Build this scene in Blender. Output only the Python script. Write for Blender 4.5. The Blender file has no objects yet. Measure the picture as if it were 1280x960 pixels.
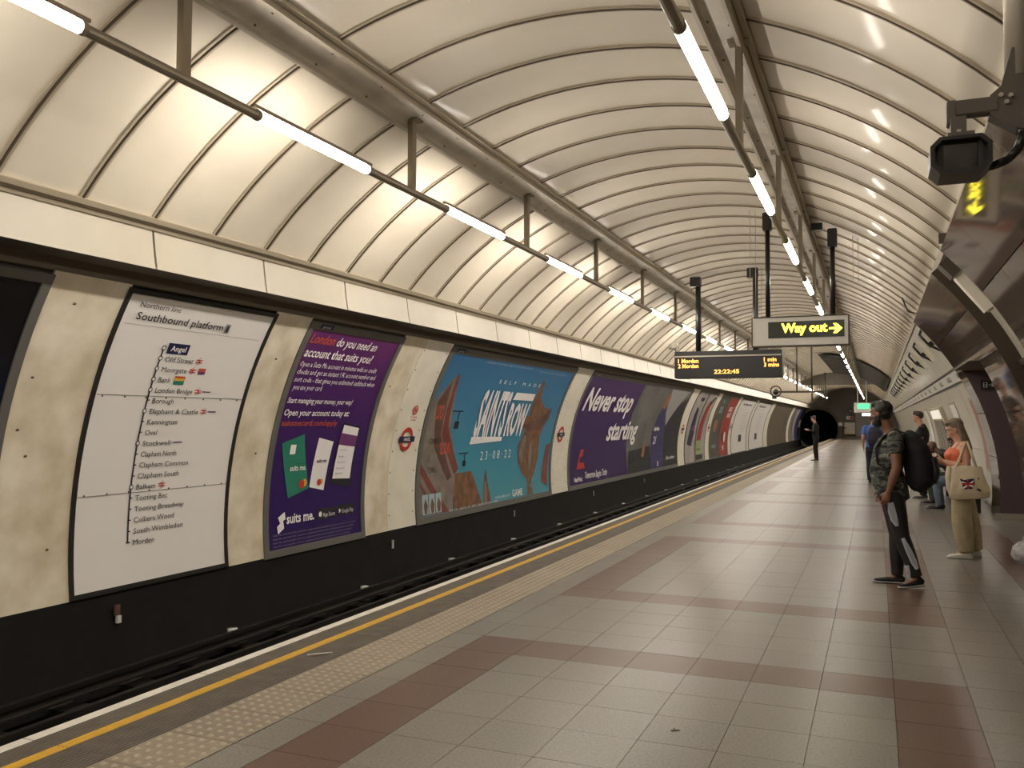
import bpy, bmesh, math, random
from mathutils import Vector, Matrix
random.seed(7)
sc = bpy.context.scene
C = sc.collection
R_, PI = math.radians, math.pi

# ------------------------------------------------------------------ camera, world, exposure
YAW, PIT, ROL, FPX = 0.392, 0.0415, 0.0045, 1099.2
cd = bpy.data.cameras.new('camera'); cam = bpy.data.objects.new('camera', cd); C.objects.link(cam)
fw = Vector((-math.sin(YAW)*math.cos(PIT), math.cos(YAW)*math.cos(PIT), math.sin(PIT)))
rt = fw.cross(Vector((0, 0, 1))).normalized(); up = rt.cross(fw)
r2 = rt*math.cos(ROL)+up*math.sin(ROL); u2 = -rt*math.sin(ROL)+up*math.cos(ROL)
cam.matrix_world = Matrix(((r2.x, u2.x, -fw.x, 0), (r2.y, u2.y, -fw.y, 0), (r2.z, u2.z, -fw.z, 1.55), (0, 0, 0, 1)))
cd.sensor_fit = 'HORIZONTAL'; cd.sensor_width = 36; cd.lens = FPX/1280*36; cd.clip_start = .05; cd.clip_end = 300
sc.camera = cam
w = bpy.data.worlds.new('world'); sc.world = w; w.use_nodes = True
w.node_tree.nodes['Background'].inputs[0].default_value = (.5, .45, .38, 1)
w.node_tree.nodes['Background'].inputs[1].default_value = .01
sc.view_settings.view_transform = 'Standard'; sc.view_settings.look = 'None'
sc.view_settings.gamma = 1; sc.view_settings.use_curve_mapping = False
sc.view_settings.exposure = 0.0
TUBE_L, TUBE_R = 112.0, 40.0            # emission strength of the fluorescent tubes of the left and right rows

# ------------------------------------------------------------------ materials
def srgb(h):
    v = [int(h[i:i+2], 16)/255 for i in (0, 2, 4)]
    return tuple(x/12.92 if x <= .04045 else ((x+.055)/1.055)**2.4 for x in v)+(1,)
_M = {}
def mat(name, col, rough=.5, metal=0, coat=0, emit=0, noise=0, scale=6, bump=0, bscale=60, dark=None, spec=.5, vary=0, world=False):
    if name in _M: return _M[name]
    m = bpy.data.materials.new(name); m.use_nodes = True; _M[name] = m
    nt = m.node_tree; b = nt.nodes['Principled BSDF']; c = srgb(col) if isinstance(col, str) else tuple(col)+(1,)
    b.inputs['Base Color'].default_value = c; b.inputs['Roughness'].default_value = rough
    b.inputs['Metallic'].default_value = metal; b.inputs['Coat Weight'].default_value = coat
    b.inputs['Coat Roughness'].default_value = .08; b.inputs['Specular IOR Level'].default_value = spec
    if emit:
        b.inputs['Emission Color'].default_value = c; b.inputs['Emission Strength'].default_value = emit
    tc = nt.nodes.new('ShaderNodeTexCoord')
    if noise:
        n = nt.nodes.new('ShaderNodeTexNoise'); n.inputs['Scale'].default_value = scale; n.inputs['Detail'].default_value = 6
        nt.links.new(nt.nodes.new('ShaderNodeNewGeometry').outputs['Position'] if world else tc.outputs['Object'], n.inputs['Vector'])
        r = nt.nodes.new('ShaderNodeValToRGB'); d = srgb(dark) if dark else tuple(x*(1-noise) for x in c[:3])+(1,)
        r.color_ramp.elements[0].position = .3; r.color_ramp.elements[1].position = .7
        r.color_ramp.elements[0].color = tuple(c[i]*(1-noise)+d[i]*noise for i in range(3))+(1,) if dark else d
        r.color_ramp.elements[1].color = c
        nt.links.new(n.outputs['Fac'], r.inputs['Fac']); out = r.outputs['Color']
        if vary:
            oi = nt.nodes.new('ShaderNodeObjectInfo'); mr = nt.nodes.new('ShaderNodeMapRange')
            mr.inputs['To Min'].default_value = 1-vary; mr.inputs['To Max'].default_value = 1+vary*.4
            nt.links.new(oi.outputs['Random'], mr.inputs['Value'])
            mx = nt.nodes.new('ShaderNodeVectorMath'); mx.operation = 'SCALE'
            nt.links.new(out, mx.inputs[0]); nt.links.new(mr.outputs[0], mx.inputs['Scale']); out = mx.outputs[0]
        nt.links.new(out, b.inputs['Base Color'])
    if bump:
        n = nt.nodes.new('ShaderNodeTexNoise'); n.inputs['Scale'].default_value = bscale
        nt.links.new(tc.outputs['Object'], n.inputs['Vector'])
        bp = nt.nodes.new('ShaderNodeBump'); bp.inputs['Strength'].default_value = bump; bp.inputs['Distance'].default_value = .01
        nt.links.new(n.outputs['Fac'], bp.inputs['Height']); nt.links.new(bp.outputs[0], b.inputs['Normal'])
    return m
def ramp_mat(name, stops, axis='Z', rough=.35, noise=0, nscale=1.5):
    """printed colour gradient along a generated axis (a poster's own print)"""
    m = bpy.data.materials.new(name); m.use_nodes = True; nt = m.node_tree; b = nt.nodes['Principled BSDF']
    b.inputs['Roughness'].default_value = rough
    tc = nt.nodes.new('ShaderNodeTexCoord'); sp = nt.nodes.new('ShaderNodeSeparateXYZ'); nt.links.new(tc.outputs['Generated'], sp.inputs[0])
    r = nt.nodes.new('ShaderNodeValToRGB'); el = r.color_ramp.elements
    while len(el) < len(stops): el.new(.5)
    for e, (p, c) in zip(el, stops): e.position = p; e.color = srgb(c)
    src = sp.outputs[axis]
    if noise:
        n = nt.nodes.new('ShaderNodeTexNoise'); n.inputs['Scale'].default_value = nscale; nt.links.new(tc.outputs['Generated'], n.inputs['Vector'])
        ma = nt.nodes.new('ShaderNodeMath'); ma.operation = 'MULTIPLY_ADD'; ma.inputs[1].default_value = noise
        nt.links.new(n.outputs['Fac'], ma.inputs[0]); nt.links.new(src, ma.inputs[2])
        mb = nt.nodes.new('ShaderNodeMath'); mb.operation = 'SUBTRACT'; mb.inputs[1].default_value = noise*.5
        nt.links.new(ma.outputs[0], mb.inputs[0]); src = mb.outputs[0]
    nt.links.new(src, r.inputs['Fac']); nt.links.new(r.outputs['Color'], b.inputs['Base Color'])
    return m
M = lambda n: _M[n]
mat('ceiling_enamel', (.66, .60, .49), .5, coat=.10, noise=.06, scale=2.5, spec=.25)
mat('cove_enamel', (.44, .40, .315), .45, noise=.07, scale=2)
mat('wall_enamel', (.82, .75, .60), .5, noise=.6, scale=2.6, dark='a8966e', bump=.15, bscale=12, spec=.3)
mat('wall_enamel_clean', (.82, .77, .64), .42, noise=.12, scale=3)
mat('right_enamel', (.60, .56, .46), .28, coat=.2, noise=.08, scale=2)
mat('backing', (.10, .085, .06), .8)
mat('seam_dark', (.06, .045, .03), .5)
mat('rib_metal', (.46, .40, .30), .45, metal=.3)
mat('rib_dark', (.13, .10, .065), .4, metal=.4)
mat('beam_metal', (.66, .60, .49), .4, metal=.3, noise=.35, scale=3)
mat('beam_lip', (.46, .41, .32), .4, metal=.3)
mat('bronze', (.26, .22, .16), .4, metal=.5)
mat('tube', (1, .92, .82), .4, emit=TUBE_L); mat('tube_right', (1, .92, .82), .4, emit=TUBE_R)
mat('soffit', (.15, .125, .09), .7)
mat('black_wall', (.009, .008, .0065), .8, spec=.2, noise=.4, scale=3)
mat('ballast', (.01, .009, .008), .9, noise=.5, scale=8, bump=.5, bscale=20)
mat('rail_steel', (.12, .11, .10), .35, metal=.9)
mat('sleeper', (.025, .02, .017), .9)
mat('ceramic', (.62, .60, .56), .3)
mat('granite', (.12, .088, .065), .05, noise=.3, scale=5, spec=.15, vary=.2)
mat('granite_edge', (.045, .032, .022), .3)
mat('mosaic', (.075, .045, .046), .3, noise=.45, scale=60, dark='7a6a70', bump=.3, bscale=80)
mat('terrazzo_grey', (.236, .217, .184), .30, spec=.16, noise=.38, scale=75, vary=.06, world=True)
mat('terrazzo_red', (.142, .09, .065), .31, spec=.16, noise=.3, scale=75, vary=.06, world=True)
mat('terrazzo_purple', (.13, .09, .095), .32, noise=.2, scale=90)
mat('terrazzo_brown', (.19, .15, .12), .32, noise=.2, scale=90)
mat('grout', (.10, .085, .07), .8)
mat('tactile', (.25, .205, .145), .6, noise=.25, scale=30, vary=.12)
mat('tactile_worn', (.36, .305, .225), .6)
mat('coping', (.125, .105, .08), .6, noise=.35, scale=8)
mat('white_paint', (.66, .62, .55), .55, noise=.15, scale=9)
mat('yellow_paint', (.68, .40, .03), .55, noise=.15, scale=12)
mat('frame_grey', (.16, .155, .14), .45, metal=.3)
mat('frame_dark', (.02, .018, .016), .4)
mat('sheet_white', (.80, .77, .73), .35)
mat('print_black', (.015, .015, .018), .5)
mat('print_navy', (.012, .014, .06), .5)
mat('print_white', (.84, .81, .79), .5)
mat('print_red', (.50, .03, .02), .5)
mat('print_orange', (.55, .09, .04), .5)
mat('print_grey', (.30, .29, .28), .5)
mat('print_green', (.02, .20, .13), .5)
mat('print_violet', (.16, .04, .16), .5)
mat('print_yellow', (.60, .38, .03), .5)
mat('plaster', (.20, .175, .14), .7, noise=.15, scale=2)
mat('void', (.004, .004, .004), 1)
mat('black_plastic', (.013, .012, .011), .35)
mat('sign_white', (.62, .60, .54), .4)
mat('sign_black', (.02, .022, .012), .25)
mat('led_yellow', (1.0, .83, .04), .5, emit=7.0)
mat('led_amber', (1.0, .42, .08), .5, emit=3.2)
mat('led_white', (1.0, .95, .9), .5, emit=3.0)
mat('led_green', (.10, .75, .35), .5, emit=1.1)
mat('lens_dark', (.008, .009, .01), .06, coat=1)
mat('bracket_grey', (.10, .085, .068), .5, metal=.3)
mat('galv', (.42, .38, .31), .45, metal=.5)

# ------------------------------------------------------------------ mesh helpers
def link(name, me, m=None, parent=None):
    o = bpy.data.objects.new(name, me); C.objects.link(o)
    if m is not None:
        for k in (m if isinstance(m, (list, tuple)) else [m]): me.materials.append(k if not isinstance(k, str) else M(k))
    if parent is not None: o.parent = parent
    return o
def bm_obj(name, bm, m, parent=None, smooth=False):
    me = bpy.data.meshes.new(name); bm.to_mesh(me); bm.free()
    if smooth: me.polygons.foreach_set('use_smooth', [True]*len(me.polygons))
    return link(name, me, m, parent)
def tag(o, label=None, cat=None, group=None, kind=None):
    if label: o['label'] = label
    if cat: o['category'] = cat
    if group: o['group'] = group
    if kind: o['kind'] = kind
    return o
def empty(name, loc=(0, 0, 0), rz=0, **k):
    o = bpy.data.objects.new(name, None); C.objects.link(o); o.location = loc; o.rotation_euler = (0, 0, rz); o.empty_display_size = .1
    return tag(o, **k)
def copy_tree(o, parent=None):
    c = o.copy(); C.objects.link(c)
    if parent is not None: c.parent = parent; c.matrix_parent_inverse = o.matrix_parent_inverse.copy()
    for ch in list(o.children): copy_tree(ch, c)
    return c
def box(bm, c, s, rot=None, mi=0):
    r = bmesh.ops.create_cube(bm, size=1)
    mt = Matrix.Translation(c) @ (rot.to_4x4() if rot else Matrix()) @ Matrix.Diagonal((*s, 1))
    bmesh.ops.transform(bm, matrix=mt, verts=r['verts'])
    for f in {f for v in r['verts'] for f in v.link_faces}: f.material_index = mi
    return r['verts']
def rod(bm, a, b, r, n=8, r2=None, mi=0):
    a, b = Vector(a), Vector(b); d = b-a
    q = d.to_track_quat('Z', 'Y').to_matrix().to_4x4()
    v = bmesh.ops.create_cone(bm, cap_ends=True, segments=n, radius1=r, radius2=r if r2 is None else r2, depth=d.length)['verts']
    bmesh.ops.transform(bm, matrix=Matrix.Translation((a+b)/2) @ q, verts=v)
    for f in {f for x in v for f in x.link_faces}: f.material_index = mi
def ball(bm, c, s, n=2, rot=None):
    v = bmesh.ops.create_icosphere(bm, subdivisions=n, radius=1)['verts']
    bmesh.ops.transform(bm, matrix=Matrix.Translation(c) @ (rot.to_4x4() if rot else Matrix()) @ Matrix.Diagonal((*s, 1)), verts=v)
def boxo(name, c, s, m, parent=None, rot=None, bev=0):
    bm = bmesh.new(); box(bm, c, s, rot)
    if bev: bmesh.ops.bevel(bm, geom=bm.edges[:], offset=bev, segments=2, affect='EDGES')
    return bm_obj(name, bm, m, parent)
def rodo(name, a, b, r, m, parent=None, n=10):
    bm = bmesh.new(); rod(bm, a, b, r, n); return bm_obj(name, bm, m, parent, True)
def tubepath(name, pts, r, m, parent=None, n=8):
    bm = bmesh.new()
    for a, b in zip(pts, pts[1:]): rod(bm, a, b, r, n)
    for p in pts[1:-1]: ball(bm, p, (r, r, r), 1)
    return bm_obj(name, bm, m, parent, True)

# ------------------------------------------------------------------ tunnel geometry
XC, ZC, RR = -2.363, .403, 4.355          # centre and radius of the tunnel lining
Y0, YE = -9.0, 89.0                         # extent of the platform tunnel
RIB0, RIBS = 6.42, .7368
def pt(th, y, r=RR):
    a = R_(th); return Vector((XC+r*math.cos(a), y, ZC+r*math.sin(a)))
def shell(bm, th0, th1, y0, y1, r=RR, n=8, ny=1, bulge=0, thick=0, mi=0, r1=None):
    """curved sheet on the lining; th0..th1 in degrees; r may run to r1; bulge swells it inward between y0 and y1"""
    r1 = r if r1 is None else r1
    g = []
    for i in range(n+1):
        t = i/n; row = []
        for j in range(ny+1):
            s = j/ny; bl = bulge*math.sin(PI*s)*1
            row.append(bm.verts.new(pt(th0+(th1-th0)*t, y0+(y1-y0)*s, r+(r1-r)*t-bl)))
        g.append(row)
    for i in range(n):
        for j in range(ny):
            f = bm.faces.new((g[i][j], g[i+1][j], g[i+1][j+1], g[i][j+1])); f.material_index = mi; f.smooth = True
    if thick:
        b = []
        for i in range(n+1):
            t = i/n; b.append([bm.verts.new(pt(th0+(th1-th0)*t, y, r+(r1-r)*t+thick)) for y in (y0, y1)])
        for i in range(n):
            for k, (c0) in enumerate((0, ny)):
                f = bm.faces.new([bm.verts.new(v.co) for v in (g[i][c0], g[i+1][c0], b[i+1][k], b[i][k])]); f.material_index = mi
        for i in (0, n):
            f = bm.faces.new([bm.verts.new(v.co) for v in (*g[i], b[i][1], b[i][0])]); f.material_index = mi
def shello(name, th0, th1, y0, y1, m, parent=None, **k):
    bm = bmesh.new(); shell(bm, th0, th1, y0, y1, **k); return bm_obj(name, bm, m, parent)

# ---- ceiling: backing shell, enamel panels between ribs, two longitudinal beams
ceiling = tag(shello('ceiling', 145, 44, Y0, YE, 'backing', r=RR+.05, n=40), kind='structure')
SEC = ((139.2, 112.2, 7), (111.8, 71.4, 9), (71.0, 44.9, 7))
K0, K1, KE = -8, 40, 112
protos = []
for a, b, n in SEC:
    bm = bmesh.new(); shell(bm, a, b, .012, RIBS-.012, n=n, ny=6, bulge=.004, thick=.02)
    protos.append(bm_obj('ceiling_panel', bm, 'ceiling_enamel', ceiling))
def ribbm(bm, y, fine=True):
    n = 36 if fine else 22
    a, b = 139.2, 44.9
    if fine:
        for dy, wd, rr, mi in ((-.024, .022, RR-.018, 0), (.024, .022, RR-.018, 0), (0, .012, RR-.026, 1)):
            shell(bm, a, b, y+dy-wd/2, y+dy+wd/2, r=rr, n=n, thick=.03, mi=mi)
    else:
        shell(bm, a, b, y-.03, y+.03, r=RR-.018, n=n, thick=.03, mi=0); shell(bm, a, b, y-.009, y+.009, r=RR-.024, n=n, thick=.01, mi=1)
bm = bmesh.new(); ribbm(bm, 0); rib0 = bm_obj('rib', bm, ['rib_metal', 'rib_dark'], ceiling)
for k in range(K0, K1):
    y = RIB0+RIBS*k
    if k == K0:
        for p in protos: p.location.y = y
        rib0.location.y = y; continue
    for p in protos:
        c = p.copy(); C.objects.link(c); c.parent = ceiling; c.location.y = y
    c = rib0.copy(); C.objects.link(c); c.parent = ceiling; c.location.y = y
bm = bmesh.new(); bmr = bmesh.new()
for k in list(range(-20, K0))+list(range(K1, KE)):
    y = RIB0+RIBS*k
    for a, b, n in SEC: shell(bm, a, b, y+.012, y+RIBS-.012, n=n, bulge=0)
    ribbm(bmr, y, False)
tag(bm_obj('ceiling_panel', bm, 'ceiling_enamel', ceiling), kind='stuff')
tag(bm_obj('rib', bmr, ['rib_metal', 'rib_dark'], ceiling), kind='stuff')
def beam(name, th0, th1):
    bm = bmesh.new(); shell(bm, th0, th1, Y0, 60, r=RR-.07, n=2, thick=.04)
    o = tag(bm_obj(name, bm, 'beam_metal'), kind='structure')
    for th in (th0, th1):
        s = 1 if th == max(th0, th1) else -1
        bm = bmesh.new(); shell(bm, th+.25*s, th-.22*s, Y0, 60, r=RR-.115, n=1, thick=.10)
        bm_obj('lip', bm, 'beam_lip', o)
        bm = bmesh.new(); shell(bm, th+.9*s, th+.35*s, Y0, 60, r=RR-.05, n=1, thick=.03)
        bm_obj('edge_strip', bm, 'rib_metal', o)
    mid = (th0+th1)/2
    bm = bmesh.new(); y = 2.0
    while y < 30:
        for dth in (-1.1, 1.1):
            p = pt(mid+dth, y, RR-.074); ball(bm, p, (.012, .012, .012), 1)
        y += .74
    tag(bm_obj('bolt', bm, 'rib_dark', o), kind='stuff')
    return o
beam('trim_1', 113.6, 110.2)
beam('trim_2', 73.6, 70.2)
# narrow channels at the feet of the ceiling
tag(shello('trim_3', 140.4, 138.9, Y0, YE, 'rib_metal', r=RR-.03, n=1, thick=.05), kind='structure')
tag(shello('trim_4', 139.9, 139.5, Y0, YE, 'rib_dark', r=RR-.037, n=1, thick=.03), kind='structure')
tag(shello('trim_5', 45.3, 44.5, Y0, YE, 'rib_metal', r=RR-.03, n=1, thick=.05), kind='structure')

# ---- left wall
wall_left = tag(shello('wall_left', 140, 187, Y0, YE, 'backing', r=RR+.03, n=24), kind='structure')
CV0, CVS = 5.74, 1.4736
proto = None; far = bmesh.new()
for k in range(-10, 57):
    y = CV0+CVS*k
    if -5 <= k < 30:
        if proto is None:
            bm = bmesh.new(); shell(bm, 140.45, 143.70, .012, CVS-.012, r=RR-.01, r1=RR-.26, n=3, ny=2, thick=.03)
            proto = bm_obj('cove_panel', bm, 'cove_enamel', wall_left); proto.location.y = y
        else:
            c = proto.copy(); C.objects.link(c); c.parent = wall_left; c.location.y = y
    else: shell(far, 140.45, 143.70, y+.012, y+CVS-.012, r=RR-.01, r1=RR-.26, n=2, thick=.03)
tag(bm_obj('cove_panel', far, 'cove_enamel', wall_left), kind='stuff')
bm = bmesh.new(); a = pt(143.70, 0, RR-.26)
box(bm, (a.x-.21, (Y0+YE)/2, a.z+.012), (.41, YE-Y0, .02))
bm_obj('soffit', bm, 'soffit', wall_left)
shello('soffit_strip', 145.6, 147.6, Y0, YE, 'soffit', wall_left, r=RR-.01, n=2)
# dark lower wall, invert and track bed
wall_low = tag(shello('trim_6', 186.4, 200.5, Y0, YE+20, 'black_wall', r=RR-.005, n=6), kind='structure')
bm = bmesh.new(); box(bm, (-5.0, (Y0+YE+20)/2, -1.07), (3.4, YE+20-Y0, .06))
tag(bm_obj('floor', bm, 'ballast'), kind='structure').name = 'floor_track'
# wall casing between the posters (sheets with seams)
GAPS = [(5.05, 5.84, 0), (7.88, 8.53, 0), (10.74, 11.38, 0), (11.39, 12.24, 1), (18.48, 19.62, 1), (31.9, 33.2, 1), (37.5, 38.5, 1), (43.7, 44.7, 1), (50.3, 51.4, 1), (58.3, 60.5, 1), (74, 76, 1), (-1.6, -.9, 0)]
for a, b, cl in GAPS:
    shello('wall_panel', 147.6, 186.5, a, b, 'wall_enamel_clean' if cl else 'wall_enamel', wall_left, r=RR-.012, n=16, thick=.02)
bm = bmesh.new()
for y in (11.44, 12.16, 18.6, 19.5):
    for k in range(9):
        p = pt(150+k*4.2, y, RR-.014); ball(bm, p, (.008, .012, .012), 1)
for y, th in ((5.35, 151), (5.2, 160), (5.3, 169), (5.6, 180), (5.18, 166), (8.2, 155), (8.3, 170), (10.9, 158)):
    p = pt(th, y, RR-.014); ball(bm, p, (.01, .018, .012), 1)
tag(bm_obj('rivet', bm, 'seam_dark', wall_left), kind='stuff')

# ---- helpers that print on the left wall: u = metres along the tunnel, v = metres up the curve from 187 deg
def uvp(u, v, d): return pt(187-math.degrees(v/RR), u, RR-d)
def bend(bm, d, step=.22):
    vs = [v.co.y for v in bm.verts]
    lo, hi = min(vs), max(vs); k = math.floor(lo/step)+1
    while k*step < hi:
        bmesh.ops.bisect_plane(bm, geom=bm.verts[:]+bm.edges[:]+bm.faces[:], plane_co=(0, k*step, 0), plane_no=(0, 1, 0)); k += 1
    for v in bm.verts: v.co = uvp(v.co.x, v.co.y, d)
def wall_print(name, polys, m, parent, d=.02):
    bm = bmesh.new()
    for p in polys:
        f = bm.faces.new([bm.verts.new((x, y, 0)) for x, y in p])
    bmesh.ops.triangulate(bm, faces=[f for f in bm.faces if len(f.verts) > 4])
    bend(bm, d)
    bmesh.ops.recalc_face_normals(bm, faces=bm.faces[:])
    return bm_obj(name, bm, m, parent)
_tc = {}
def text_bm(s, h, width=None, bold=0, shear=0, space=1, res=2):
    key = (s, bold, shear, space, res)
    if key not in _tc:
        cu = bpy.data.curves.new('t', 'FONT'); cu.body = s; cu.size = 1; cu.offset = bold; cu.shear = shear; cu.space_character = space
        cu.resolution_u = res; o = bpy.data.objects.new('t', cu); C.objects.link(o)
        dg = bpy.context.evaluated_depsgraph_get(); me = bpy.data.meshes.new_from_object(o.evaluated_get(dg))
        bpy.data.objects.remove(o); bpy.data.curves.remove(cu); _tc[key] = me
    bm = bmesh.new(); bm.from_mesh(_tc[key])
    if not bm.verts: return bm
    x0 = min(v.co.x for v in bm.verts); x1 = max(v.co.x for v in bm.verts)
    sy = h/.7; sx = width/(x1-x0) if width else sy
    for v in bm.verts: v.co = Vector(((v.co.x-x0)*sx, v.co.y*sy, 0))
    return bm
def wall_text(lines, m, parent, d=.026, name='lettering', step=.22, **kw):
    """lines: (text, u, v, cap height, width)"""
    out = bmesh.new()
    for t, u, v, h, wd in lines:
        b = text_bm(t, h, wd, **kw)
        for x in b.verts: x.co += Vector((u, v, 0))
        me = bpy.data.meshes.new('x'); b.to_mesh(me); b.free(); out.from_mesh(me); bpy.data.meshes.remove(me)
    bend(out, d, step)
    return bm_obj(name, out, m, parent)
def ring(u, v, r, w_, n=28):
    return [[(u+math.cos(2*PI*i/n)*r, v+math.sin(2*PI*i/n)*r), (u+math.cos(2*PI*(i+1)/n)*r, v+math.sin(2*PI*(i+1)/n)*r),
             (u+math.cos(2*PI*(i+1)/n)*(r-w_), v+math.sin(2*PI*(i+1)/n)*(r-w_)), (u+math.cos(2*PI*i/n)*(r-w_), v+math.sin(2*PI*i/n)*(r-w_))] for i in range(n)]
def disc(u, v, r, n=20, ry=None): return [[(u+math.cos(2*PI*i/n)*r, v+math.sin(2*PI*i/n)*(ry or r)) for i in range(n)]]
def rect(a, b, c, d): return [(a, b), (c, b), (c, d), (a, d)]
def poster(name, label, cat, u0, u1, fr, sheet, v0=.02, v1=2.96, fm='frame_grey', group=None, depth=.012):
    root = empty(name, uvp((u0+u1)/2, v0, 0), label=label, cat=cat, group=group)
    inv = Matrix.Translation(root.location).inverted()
    bm = bmesh.new()
    th = lambda v: 187-math.degrees(v/RR)
    for a, b, c, e in ((u0, u1, v0, v0+fr), (u0, u1, v1-fr, v1), (u0, u0+fr, v0+fr, v1-fr), (u1-fr, u1, v0+fr, v1-fr)):
        shell(bm, th(e), th(c), a, b, r=RR-.018-depth, n=max(1, int((e-c)/.2)), thick=.03)
    f = bm_obj('frame', bm, fm, root)
    s = shello('sheet', th(v1-fr), th(v0+fr), u0+fr, u1-fr, sheet, root, r=RR-.016, n=16)
    root['inv'] = 1
    return root
def settle(root):
    """keep the children where they were modelled although the root sits at the foot of the thing"""
    root.pop('inv', None) if 'inv' in root else None
    mi = (Matrix.Translation(root.location) @ Matrix.Rotation(root.rotation_euler.z, 4, 'Z')).inverted()
    for ch in root.children: ch.matrix_parent_inverse = mi

# ---- far left dark blue poster
m = ramp_mat('print_blue_black', [(0, '101c33'), (.35, '16406f'), (.55, '0b1730'), (.8, '08080c')], 'Z', noise=.35, nscale=2)
p = poster('advert_poster', 'black and deep blue poster cut off at the left edge of the photo', 'poster', -1.0, 5.06, .085, m)
wall_text([('next', 1.0, 1.4, .2, .8)], 'print_white', p); settle(p)
# ---- line diagram
p = poster('line_diagram', 'white line diagram headed Southbound platform with station names down one black line', 'sign', 5.82, 7.9, .045, 'sheet_white', fm='frame_dark', v0=.04, v1=2.97)
wall_text([('Northern line', 6.01, 2.805, .055, .50)], 'print_black', p)
wall_text([('Southbound platform', 6.02, 2.68, .075, 1.14)], 'print_black', p, bold=.008)
wall_print('platform_number', [rect(7.19, 2.66, 7.26, 2.76)], 'print_grey', p, .024)
wall_text([('1', 7.21, 2.675, .07, .03)], 'print_black', p, d=.028, bold=.02)
ST = ['Angel', 'Old Street', 'Moorgate', 'Bank', 'London Bridge', 'Borough', 'Elephant & Castle', 'Kennington', 'Oval', 'Stockwell', 'Clapham North', 'Clapham Common', 'Clapham South', 'Balham', 'Tooting Bec', 'Tooting Broadway', 'Colliers Wood', 'South Wimbledon', 'Morden']
SW = [.20, .38, .33, .16, .50, .28, .66, .40, .155, .36, .47, .66, .55, .245, .42, .66, .53, .66, .27]
vs = [2.43-.1083*i for i in range(19)]
wall_text([(s, 6.555, vs[i]-.028, .052, SW[i]) for i, s in enumerate(ST) if i], 'print_black', p)
wall_print('station_box', [rect(6.54, 2.375, 6.82, 2.485)], 'print_navy', p, .022)
wall_text([('Angel', 6.58, 2.405, .055, .20)], 'print_white', p, bold=.015)
wall_print('route_line', [rect(6.481, .48, 6.499, 2.43), rect(6.47, .475, 6.51, .49)]+[rect(6.495, vs[i]-.006, 6.52, vs[i]+.006) for i in range(19)], 'print_black', p, .022)
inter = (0, 1, 2, 3, 4, 6, 9, 13)
wall_print('interchange_ring', sum([ring(6.49, vs[i], .026, .010, 14) for i in inter], []), 'print_black', p, .026)
wall_print('interchange_disc', sum([disc(6.49, vs[i], .017, 12) for i in inter], []), 'print_white', p, .026)
def rail_mark(u, v): return [rect(u, v+.008, u+.09, v+.018), rect(u, v-.018, u+.09, v-.008), [(u+.03, v-.018), (u+.045, v-.018), (u+.07, v+.018), (u+.055, v+.018)], [(u+.02, v+.018), (u+.06, v+.04), (u+.07, v+.04), (u+.03, v+.018)], [(u+.02, v-.04), (u+.03, v-.04), (u+.07, v-.018), (u+.06, v-.018)]]
wall_print('rail_symbol', sum([rail_mark(u, v) for u, v in ((6.97, vs[1]), (6.92, vs[2]), (7.09, vs[4]), (7.25, vs[6]), (6.84, vs[13]))], []), 'print_red', p, .024)
wall_print('line_colour', [rect(7.05, vs[2]-.03, 7.15, vs[2]+.0), rect(7.2, vs[4]-.006, 7.32, vs[4]+.006), rect(7.36, vs[6]-.006, 7.48, vs[6]+.006), rect(6.96, vs[9]-.006, 7.08, vs[9]+.006)], 'print_violet', p, .024)
wall_print('line_colour', [rect(7.05, vs[2], 7.15, vs[2]+.035), rect(6.76, vs[3]+.02, 6.9, vs[3]+.045)], 'print_orange', p, .024)
wall_print('line_colour', [rect(6.76, vs[3]-.045, 6.9, vs[3]-.005)], 'print_green', p, .024)
wall_print('line_colour', [rect(6.76, vs[3]-.005, 6.9, vs[3]+.02)], 'print_yellow', p, .024)
wall_print('sheet_seam', [rect(5.88, 1.925, 7.84, 1.933), rect(5.88, .962, 7.84, .97), rect(5.92, 2.625, 7.78, 2.629)], 'print_grey', p, .021)
bm = bmesh.new()
for v in (1.915, .975):
    for k in range(8): ball(bm, uvp(5.95+k*.26, v, .02), (.006, .01, .01), 1)
tag(bm_obj('rivet', bm, 'seam_dark', p), kind='stuff'); settle(p)
# ---- purple account poster
m = ramp_mat('print_purple', [(0, '2a1757'), (.45, '35195c'), (.8, '4e2264'), (1, '6d3069')], 'Z', noise=.2)
p = poster('advert_poster', 'tall purple poster reading London do you need an account, green card and phone', 'poster', 8.53, 10.74, .09, m)
wall_print('frame_plate', [rect(8.72, 2.89, 8.98, 2.95)], 'print_navy', p, .034)
wall_text([('global', 8.76, 2.90, .035, .16)], 'print_white', p, d=.038)
wall_text([('London', 8.66, 2.69, .13, .50)], 'print_orange', p, shear=.2, bold=.01)
wall_text([('do you need an', 9.21, 2.69, .12, .93), ('account that suits you?', 8.66, 2.51, .12, 1.50)], 'print_white', p, shear=.2, bold=.016)
wall_text([('Open a Suits Me account in minutes with no credit', 8.66, 2.38, .07, 1.72), ('checks and get an instant UK account number and', 8.66, 2.28, .07, 1.76), ('sort code - that gives you unlimited cashback when', 8.66, 2.18, .07, 1.80), ('you use your card.', 8.68, 2.08, .07, .60)], 'print_white', p, shear=.2, res=1)
wall_text([('Start managing your money, your way!', 8.66, 1.91, .07, 1.40), ('Open your account today at:', 8.66, 1.75, .08, 1.40)], 'print_white', p, bold=.012, shear=.15)
wall_text([('suitsmecard.com/apply', 8.66, 1.62, .075, 1.17)], 'print_orange', p, bold=.006)
wall_print('green_card', [[(8.75, 1.40), (9.17, 1.51), (9.41, .81), (8.99, .71)]], 'print_green', p, .022)
wall_print('white_card', [[(9.50, 1.46), (9.84, 1.40), (9.74, .76), (9.42, .82)]], 'print_white', p, .022)
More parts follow.
